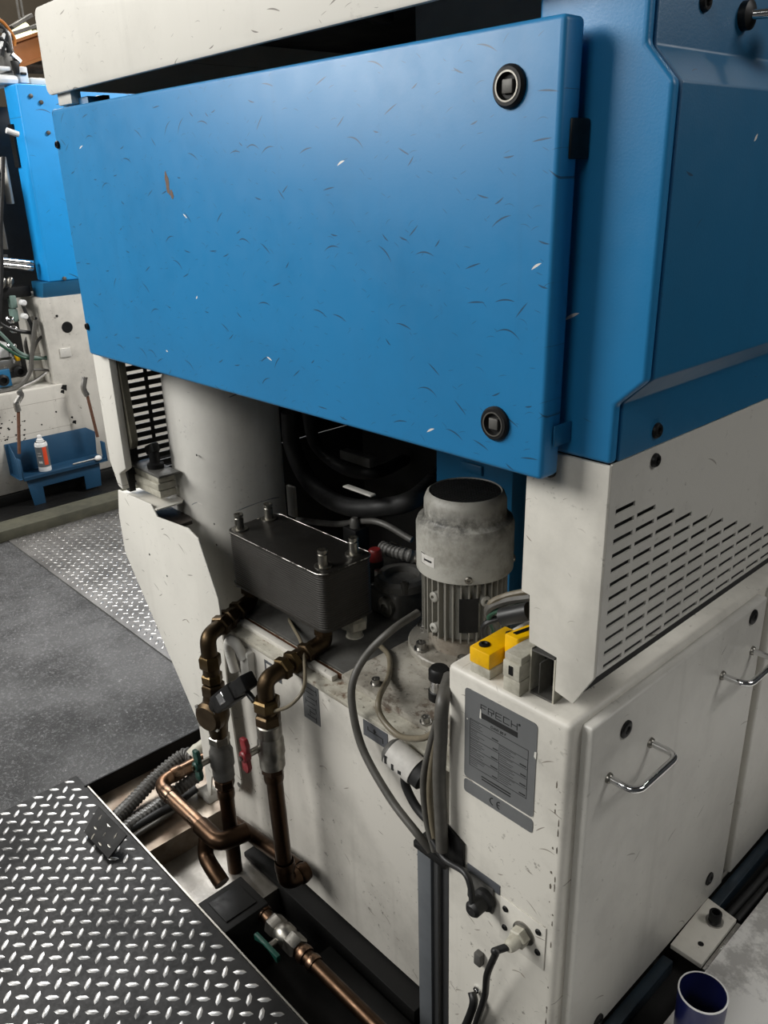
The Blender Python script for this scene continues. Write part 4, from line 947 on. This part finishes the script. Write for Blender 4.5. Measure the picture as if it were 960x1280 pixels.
MB().lathe(at(84, 409, 0, -4.53), X_, [(.030, 0), (.030, .002)], 24).build('round_hole', BLACK, t, 0)
for (u, v) in ((45, 398), (71, 395)): MB().lathe(at(u, v, 0, -4.53), X_, [(.007, 0), (.007, .002)], 10).build('small_hole', BLACK, t, 0)
p, q = at(74, 436, 0, -4.53), at(89, 445, 0, -4.53)
MB().box((-4.535, p.y, q.z), (-4.522, q.y, p.z), .002).build('bracket', GREYW, t)
m = MB(); random.seed(5)
for k in range(26):
    c = at(random.uniform(0, 32), random.uniform(520, 552), 0, XM - .012); s = random.uniform(.003, .009)
    m.prism([(c.y - s, c.z), (c.y, c.z + s * .6), (c.y + s, c.z + s * .3), (c.y + s * .2, c.z - s * .8)], 'yz', XM - .014, XM - .0115)
for (u, v, s) in ((80, 485, .018), (78, 490, .012), (93, 528, .012), (90, 522, .007), (70, 515, .006), (52, 531, .005)):
    c = at(u, v, 0, XM - .012); m.prism([(c.y - s, c.z), (c.y - s * .3, c.z + s), (c.y + s, c.z + s * .8), (c.y + s * .7, c.z - s)], 'yz', XM - .014, XM - .0115)
o = m.build('flaked_paint', BLACK, lowb, 0); o['kind'] = 'stuff'
# fittings and hoses in the open recess
def hose(name, px, r, mat, lab, x0=-4.62, dx=.0):
    return cable(name, [at(u, v, 0, x0 + dx * i) for i, (u, v) in enumerate(px)], r, mat, lab, 'hose', None, 8, 6)
hose('recess_hose', [(-10, 492), (20, 485), (36, 468), (40, 445), (42, 420), (44, 400)], .012, CABLEG, 'pale thick grey hose curving up in the recess of the left machine', -4.56)
hose('recess_hose', [(-8, 495), (18, 487), (42, 477), (58, 466)], .009, STEEL, 'pale lowest hose across the recess of the left machine', -4.56)
hose('recess_hose', [(-8, 408), (8, 424), (25, 441), (45, 447), (72, 448)], .009, TEALB, 'upper grey green hose to the white couplings of the left machine', -4.58)
hose('recess_hose', [(-8, 425), (10, 437), (30, 447), (52, 448), (70, 441)], .008, CABLEN, 'dark green hose below the grey green hose', -4.58)
hose('recess_hose', [(42, 462), (52, 462), (62, 463), (76, 462)], .007, CABLEG, 'short grey hose to the lowest coupling of the left machine', -4.58)
hose('recess_hose', [(40, 445), (46, 428), (54, 420), (66, 419)], .008, CABLEG, 'grey hose bowed over the dark hub of the left machine', -4.60)
hose('recess_hose', [(28, 380), (34, 395), (40, 410), (41, 430), (38, 455)], .010, CABLEK, 'black hose dropping from the grey green blocks', -4.58)
hose('recess_hose', [(4, 196), (3, 240), (1, 290), (2, 350), (-3, 420)], .010, CABLEK, 'black cable hanging down the left machine front edge', -4.5)
hose('recess_hose', [(-8, 398), (6, 408), (24, 414), (40, 416)], .010, CABLEK, 'black hose at the top of the recess', -4.6)
t2 = thing('coupling_stack', at(74, 442, 0, -4.6), 'column of bright hose couplings beside the round hole of the left machine', 'coupling')
for k, (u, v) in enumerate(((70, 428), (73, 437), (75, 446), (76, 462))):
    c = at(u, v, 0, -4.62); MB().lathe(c, V(1, -.6, .1), [(.018, 0), (.018, .05), (.013, .055), (.013, .08)], 12).build('coupling', CHROME if k else WHITEP, t2)
t2 = thing('dark_hub', at(60, 440, 0, -4.7), 'dark round hub in the recess of the left machine', 'hub')
c = at(61, 441, 0, -4.72); MB().lathe(c, X_, [(.085, 0), (.085, .04), (.06, .07), (.03, .08)], 24).build('hub_body', BLACK, t2); MB().lathe(at(50, 432, 0, -4.74), X_, [(.09, 0), (.09, .02)], 24).build('hub_ring', IRON, t2)
t2 = thing('die_unit', at(10, 470, 0, -4.7), 'bright metal die unit at the left edge behind hoses', 'tool')
def bb(par, name, a, b, x0, x1, ma, bev=.004):
    p, q = at(*a, 0, x1), at(*b, 0, x1)
    return MB().box((x0, min(p.y, q.y), min(p.z, q.z)), (x1, max(p.y, q.y), max(p.z, q.z)), bev).build(name, ma, par)
bb(t2, 'plate', (-6, 430), (12, 446), -4.75, -4.65, WHITEP); bb(t2, 'plate', (-6, 452), (28, 462), -4.75, -4.64, STEEL)
bb(t2, 'blue_block', (-6, 464), (16, 482), -4.75, -4.63, BLUE2); bb(t2, 'clamp', (14, 442), (20, 454), -4.7, -4.62, CHROME); bb(t2, 'amber_cap', (20, 445), (26, 451), -4.7, -4.62, YELLOW)
for (u, v, r) in ((24, 464, .03), (3, 475, .03)): MB().lathe(at(u, v, 0, -4.63), X_, [(r, 0), (r, .02), (r * .6, .025), (r * .5, .01)], 18).build('bolt_head', BLACK, t2)
for (u, v) in ((-2, 408), (14, 400), (18, 412), (16, 433)): MB().lathe(at(u, v, 0, -4.64), V(1, -.5, .2), [(.02, 0), (.02, .04), (.012, .045)], 12).build('bright_fitting', CHROME, t2)
t2 = thing('terminal_block', at(17, 385, 0, -4.62), 'two grey green terminal blocks with white plugs on the left machine', 'terminal')
for a, b in (((13, 370), (23, 385)), ((15, 387), (25, 402))): bb(t2, 'block', a, b, -4.66, -4.6, TEALB, .006)
for (u, v) in ((27, 378), (29, 395)): MB().lathe(at(u, v, 0, -4.6), X_, [(.016, 0), (.016, .03), (.01, .035)], 14).build('white_plug', WHITEP, t2)
t2 = thing('guide_rods', at(20, 328, 0, -4.7), 'pair of shiny chrome guide rods on the left machine', 'rod')
for v in (325, 331): MB().cyl(at(-6, v - 1, 0, -4.6), at(41, v + 4, 0, -4.6), .016, None, 14).build('rod', CHROME, t2)
MB().box(at(-5, 340, 0, -4.65), at(10, 318, 0, -4.6), .004).build('rod_carrier', BLACK, t2)
for (u, v) in ((5, 348), (14, 347)): MB().lathe(at(u, v, 0, -4.6), V(0, -.5, -1), [(.012, 0), (.02, .02), (.012, .05)], 12).build('rod_fitting', NICKEL, t2)
bb(t, 'grey_panel', (-10, 215), (11, 312), -4.8, -4.62, IRON); bb(t, 'grey_rail', (-10, 362), (40, 370), -4.8, -4.62, DARK)
bb(t, 'white_side_panel', (8, 196), (15, 255), -4.75, -4.67, GREYW)
# base, channel and sill before it
tag(MB().box((-4.62, .6, 0), (-4.50, 3.2, .06), .004).build('base_rail', DARK), 'dark oily base rail at the foot of the left machine', 'rail')
tag(MB().box((-4.16, .6, -.004), (-4.02, 3.2, .055), .006).build('timber_sill', SILL), 'mossy grey timber sill beside the pale tread plate', 'sill')
tag(MB().box((-4.50, .6, -.003), (-4.17, 3.2, .004)).build('trim_3', BLACK, None, 0), 'black oily channel before the left machine', kind='structure')
# blue tray bracket with a spray can, two hooked bars and a white knobbed rod
t = thing('tool_tray', (-4.42, 1.68, .12), 'dark blue folded steel tray bracket hung on the left machine', 'tray')
X0, X1 = XM - .011, XM + .13
b0, b1 = at(5, 556, 0, X0), at(111, 534, 0, X0); f0, f1 = at(30, 600, 0, X1), at(132, 577, 0, X1)
zt = f0.z
Y0 = min(b0.y, f0.y); Y1 = max(f1.y, b1.y + .02)
MB().prism([(b0.y, zt), (b0.y, .338), (b1.y - .02, .335), (b1.y + .03, .30), (Y1, zt)], 'yz', X0, X0 + .004, .001).build('back_panel', TRAYB, t)
MB().box((X0, b0.y, zt), (X1, Y1, zt + .004), .001).build('floor_panel', TRAYB, t)
MB().box((X1 - .004, f0.y, zt - .01), (X1, Y1, zt + .012), .001).build('front_lip', TRAYB, t)
MB().prism([(X0, zt), (X0, .338), (X0 + .02, .338), (X1, zt + .05), (X1, zt)], 'xz', f0.y - .004, f0.y, .001).build('side_panel', TRAYB, t)
MB().box((X1 - .05, f0.y - .005, zt), (X1, f0.y + .004, zt + .11), .002).build('corner_socket', TRAYB, t); MB().box((X1 - .05, Y1 - .008, zt), (X1, Y1, zt + .10), .002).build('corner_socket', TRAYB, t)
MB().prism([(f0.y + .02, zt - .01), (f0.y + .04, zt - .17), (f0.y + .10, zt - .17), (f0.y + .10, zt - .07), (Y1 - .14, zt - .07), (Y1 - .14, zt - .15), (Y1 - .05, zt - .15), (Y1 - .04, zt - .01)], 'yz', X1 - .03, X1 - .024, .001).build('front_apron', TRAYB, t)
c = at(57, 588, 0, XM + .07); c.z = zt + .004
t = thing('spray_can', c, 'white spray can with grey label and orange stripe in the blue tray', 'can')
can = MB().lathe(c, Z_, [(.030, 0), (.033, .003), (.033, .150), (.030, .158), (.026, .164), (.016, .168)], 24).build('can_body', WHITEP, t)
MB().lathe(c, Z_, [(.0334, .028), (.0334, .14)], 24, False, False).build('grey_label', LABELG, t)
m = MB()
def strip(a0, a1, z0, z1, name, ma):
    m = MB(); A = []
    for k in range(7):
        a = math.radians(a0 + (a1 - a0) * k / 6); e = V(math.cos(a), math.sin(a), 0); A.append((m.bm.verts.new(c + e * .0337 + V(0, 0, z0)), m.bm.verts.new(c + e * .0337 + V(0, 0, z1))))
    for p, q in zip(A, A[1:]): m.bm.faces.new((p[0], q[0], q[1], p[1]))
    m.build(name, ma, t, 40)
strip(-16, 22, .04, .139, 'orange_stripe', ORANGEL)
strip(-64, -50, .05, .062, 'hazard_mark', LABELW); strip(-46, -32, .05, .062, 'hazard_mark', LABELW); strip(-66, -30, .09, .094, 'label_line', LABELW); strip(-66, -36, .105, .108, 'label_line', LABELW)
MB().lathe(c, Z_, [(.018, .166), (.018, .176), (.012, .182), (.011, .196), (.007, .2)], 18).build('cap', WHITEP, t); MB().lathe(c, Z_, [(.0265, .1615), (.0265, .1655)], 24).build('black_band', BLACK, t)
def hook(px, lab, x):
    P = [at(u, v, 0, x) for u, v in px]; t = thing('hooked_bar', P[-1], lab, 'tool')
    MB().tube(P[3:], .009, 8).build('rod', RUSTROD, t)
    MB().tube(fillet(P[:4], .01, 4), [.016] * len(fillet(P[:4], .01, 4)), 8).build('bent_head', STEEL, t)
hook([(24, 489), (27, 494), (20, 505), (23, 514), (24, 567)], 'rusty bar with bent steel head standing at the left end of the tray', XM + .105)
hook([(106, 471), (104, 484), (106, 490), (109, 494), (122, 546)], 'rusty bar with bent steel head standing at the right end of the tray', XM + .08)
t = thing('knobbed_rod', at(108, 576, 0, X1), 'thin pale rod with white knob lying on the tray edge', 'rod')
a, b = at(90, 576, 0, X1), at(121, 575, 0, X1); a.z = b.z = zt + .02
MB().cyl(a, b, .005, None, 8).build('rod', STEEL, t); MB().ball(b + V(0, .01, 0), .016, 12, (1, 1.3, 1)).build('white_knob', WHITEP, t)

# robot head clutter on top of the left machine and the hall behind it
t = thing('spray_robot', at(10, 100, 0, -4.6), 'white and grey sprayer head with cables on top of the left machine', 'machine')
bb(t, 'white_box', (23, 83), (37, 104), -4.9, -4.62, WHITEP); bb(t, 'white_base', (-6, 92), (26, 106), -4.9, -4.6, WHITEP, .02)
bb(t, 'box_window', (26, 90), (34, 94), -4.65, -4.61, BLACK); bb(t, 'white_fin', (38, 97), (58, 106), -4.9, -4.64, WHITED)
bb(t, 'dark_body', (2, 62), (22, 90), -4.85, -4.7, IRON); bb(t, 'white_plate', (-6, 82), (14, 88), -4.8, -4.62, WHITEP)
bb(t, 'pale_column', (11, 40), (17, 62), -4.8, -4.7, WHITEP)
MB().cyl(at(14, 68, 0, -4.62), at(25, 78, 0, -4.62), .014, None, 8).build('pale_arm', STEEL, t); MB().prism([yz(16, 75, -4.6), yz(24, 77, -4.6), yz(25, 93, -4.6), yz(21, 92, -4.6)], 'yz', -4.64, -4.6, .002).build('dark_arm', BLACK, t)
for k, (px, r, ma, lab) in enumerate((([(-6, 22), (4, 28), (12, 38), (18, 48), (18, 58)], .008, ORANGE, 'orange cable arched over the sprayer head'), ([(-4, 30), (4, 36), (8, 46), (4, 58), (2, 70)], .012, CABLEK, 'black hose at the left of the sprayer head'),
        ([(0, 38), (7, 38), (11, 48), (13, 60), (16, 66)], .010, CABLEG, 'grey hose in the middle of the sprayer head'), ([(2, 62), (4, 48), (8, 40), (12, 44)], .010, WHITEP, 'white hose loop in the sprayer head'), ([(-4, 46), (3, 50), (9, 56), (12, 66)], .012, CABLEK, 'black hose crossing low over the sprayer head'))):
    cable('sprayer_hose', [at(u, v, 0, -4.66) for u, v in px], r, ma, lab, 'hose', None, 8, 5)
a, b = at(14, 70, 0, -8.5), at(62, 53, 0, -8.5)
t = thing('crane_beam', a, 'orange crane beam in the hall behind the left machine', 'beam')
dv = (b - a); a2, b2 = a - dv * .1, b + dv * 3
for nm, dz, hw in (('top_flange', .10, .10), ('bottom_flange', -.10, .10)): 
    q = dv.normalized().to_track_quat('X', 'Z').to_matrix(); mid = (a2 + b2) / 2 + V(0, 0, dz); Lh = (b2 - a2).length / 2
    MB().box(mid - V(Lh, hw, .012), mid + V(Lh, hw, .012), 0, 1, q).build(nm, ORANGE, t, 0)
mid = (a2 + b2) / 2; MB().box(mid - V(Lh, .012, .10), mid + V(Lh, .012, .10), 0, 1, q).build('web', ORANGE, t, 0)
em = N('lamp_glow'); em.b.inputs['Emission Color'].default_value = (1, .97, .55, 1); em.b.inputs['Emission Strength'].default_value = 1.6
for k, (p, q_) in enumerate((((19, 44), (35, 34)), ((20, 53), (47, 44)))):
    a, b = at(*p, 0, -10.5), at(*q_, 0, -10.5); b.x += .0
    t = thing('hall_lamp', a, ['upper slanted lit lamp in the far hall', 'lower slanted lit lamp in the far hall'][k], 'lamp')
    ax = (b - a).normalized(); MB().cyl(a, b, .055, None, 10).build('tube', em.m, t); MB().box((a + b) / 2 + V(-.01, -.01, .1), V(((a + b) / 2).x + .01, ((a + b) / 2).y + .01, 7.0)).build('hanger', IRON, t, 0); MB().box((a + b) / 2 - V((b - a).length / 2 + .05, .08, .02) + V(0, 0, .09), (a + b) / 2 + V((b - a).length / 2 + .05, .08, .02) + V(0, 0, .09), .005, 1, ax.to_track_quat('X', 'Z').to_matrix()).build('housing', IRON, t)
t = thing('pipe_rack', at(30, 78, 0, -9.2), 'grey horizontal hall pipes under the orange beam', 'pipe')
for v, r in ((74, .025), (84, .05), (62, .05)): MB().cyl(at(-40, v - 1, 0, -9.2), at(130, v + 4, 0, -9.2), r, None, 10).build('pipe', IRON, t)

#================================================================== GROUPS OF REPEATS
GROUPS = {'bundle_cable': 'cables of the bundles beside the cabinet', 'hydraulic_hose': 'black hoses in the machine interior', 'corrugated_hose': 'grey corrugated hoses', 'black_line': 'smooth lines beside the corrugated hoses',
          'side_rail': 'rails below the side doors', 'floor_hose': 'hoses along the side rail', 'recess_hose': 'hoses on the left machine', 'hooked_bar': 'hooked bars in the blue tray', 'hall_lamp': 'lamps in the far hall',
          'sprayer_hose': 'hoses of the spray robot', 'tread_plate': 'tread plates on the floor'}
for o in list(S.objects):
    k = o.name.split('.')[0]
    if k in GROUPS and o.parent is None: o['group'] = GROUPS[k]
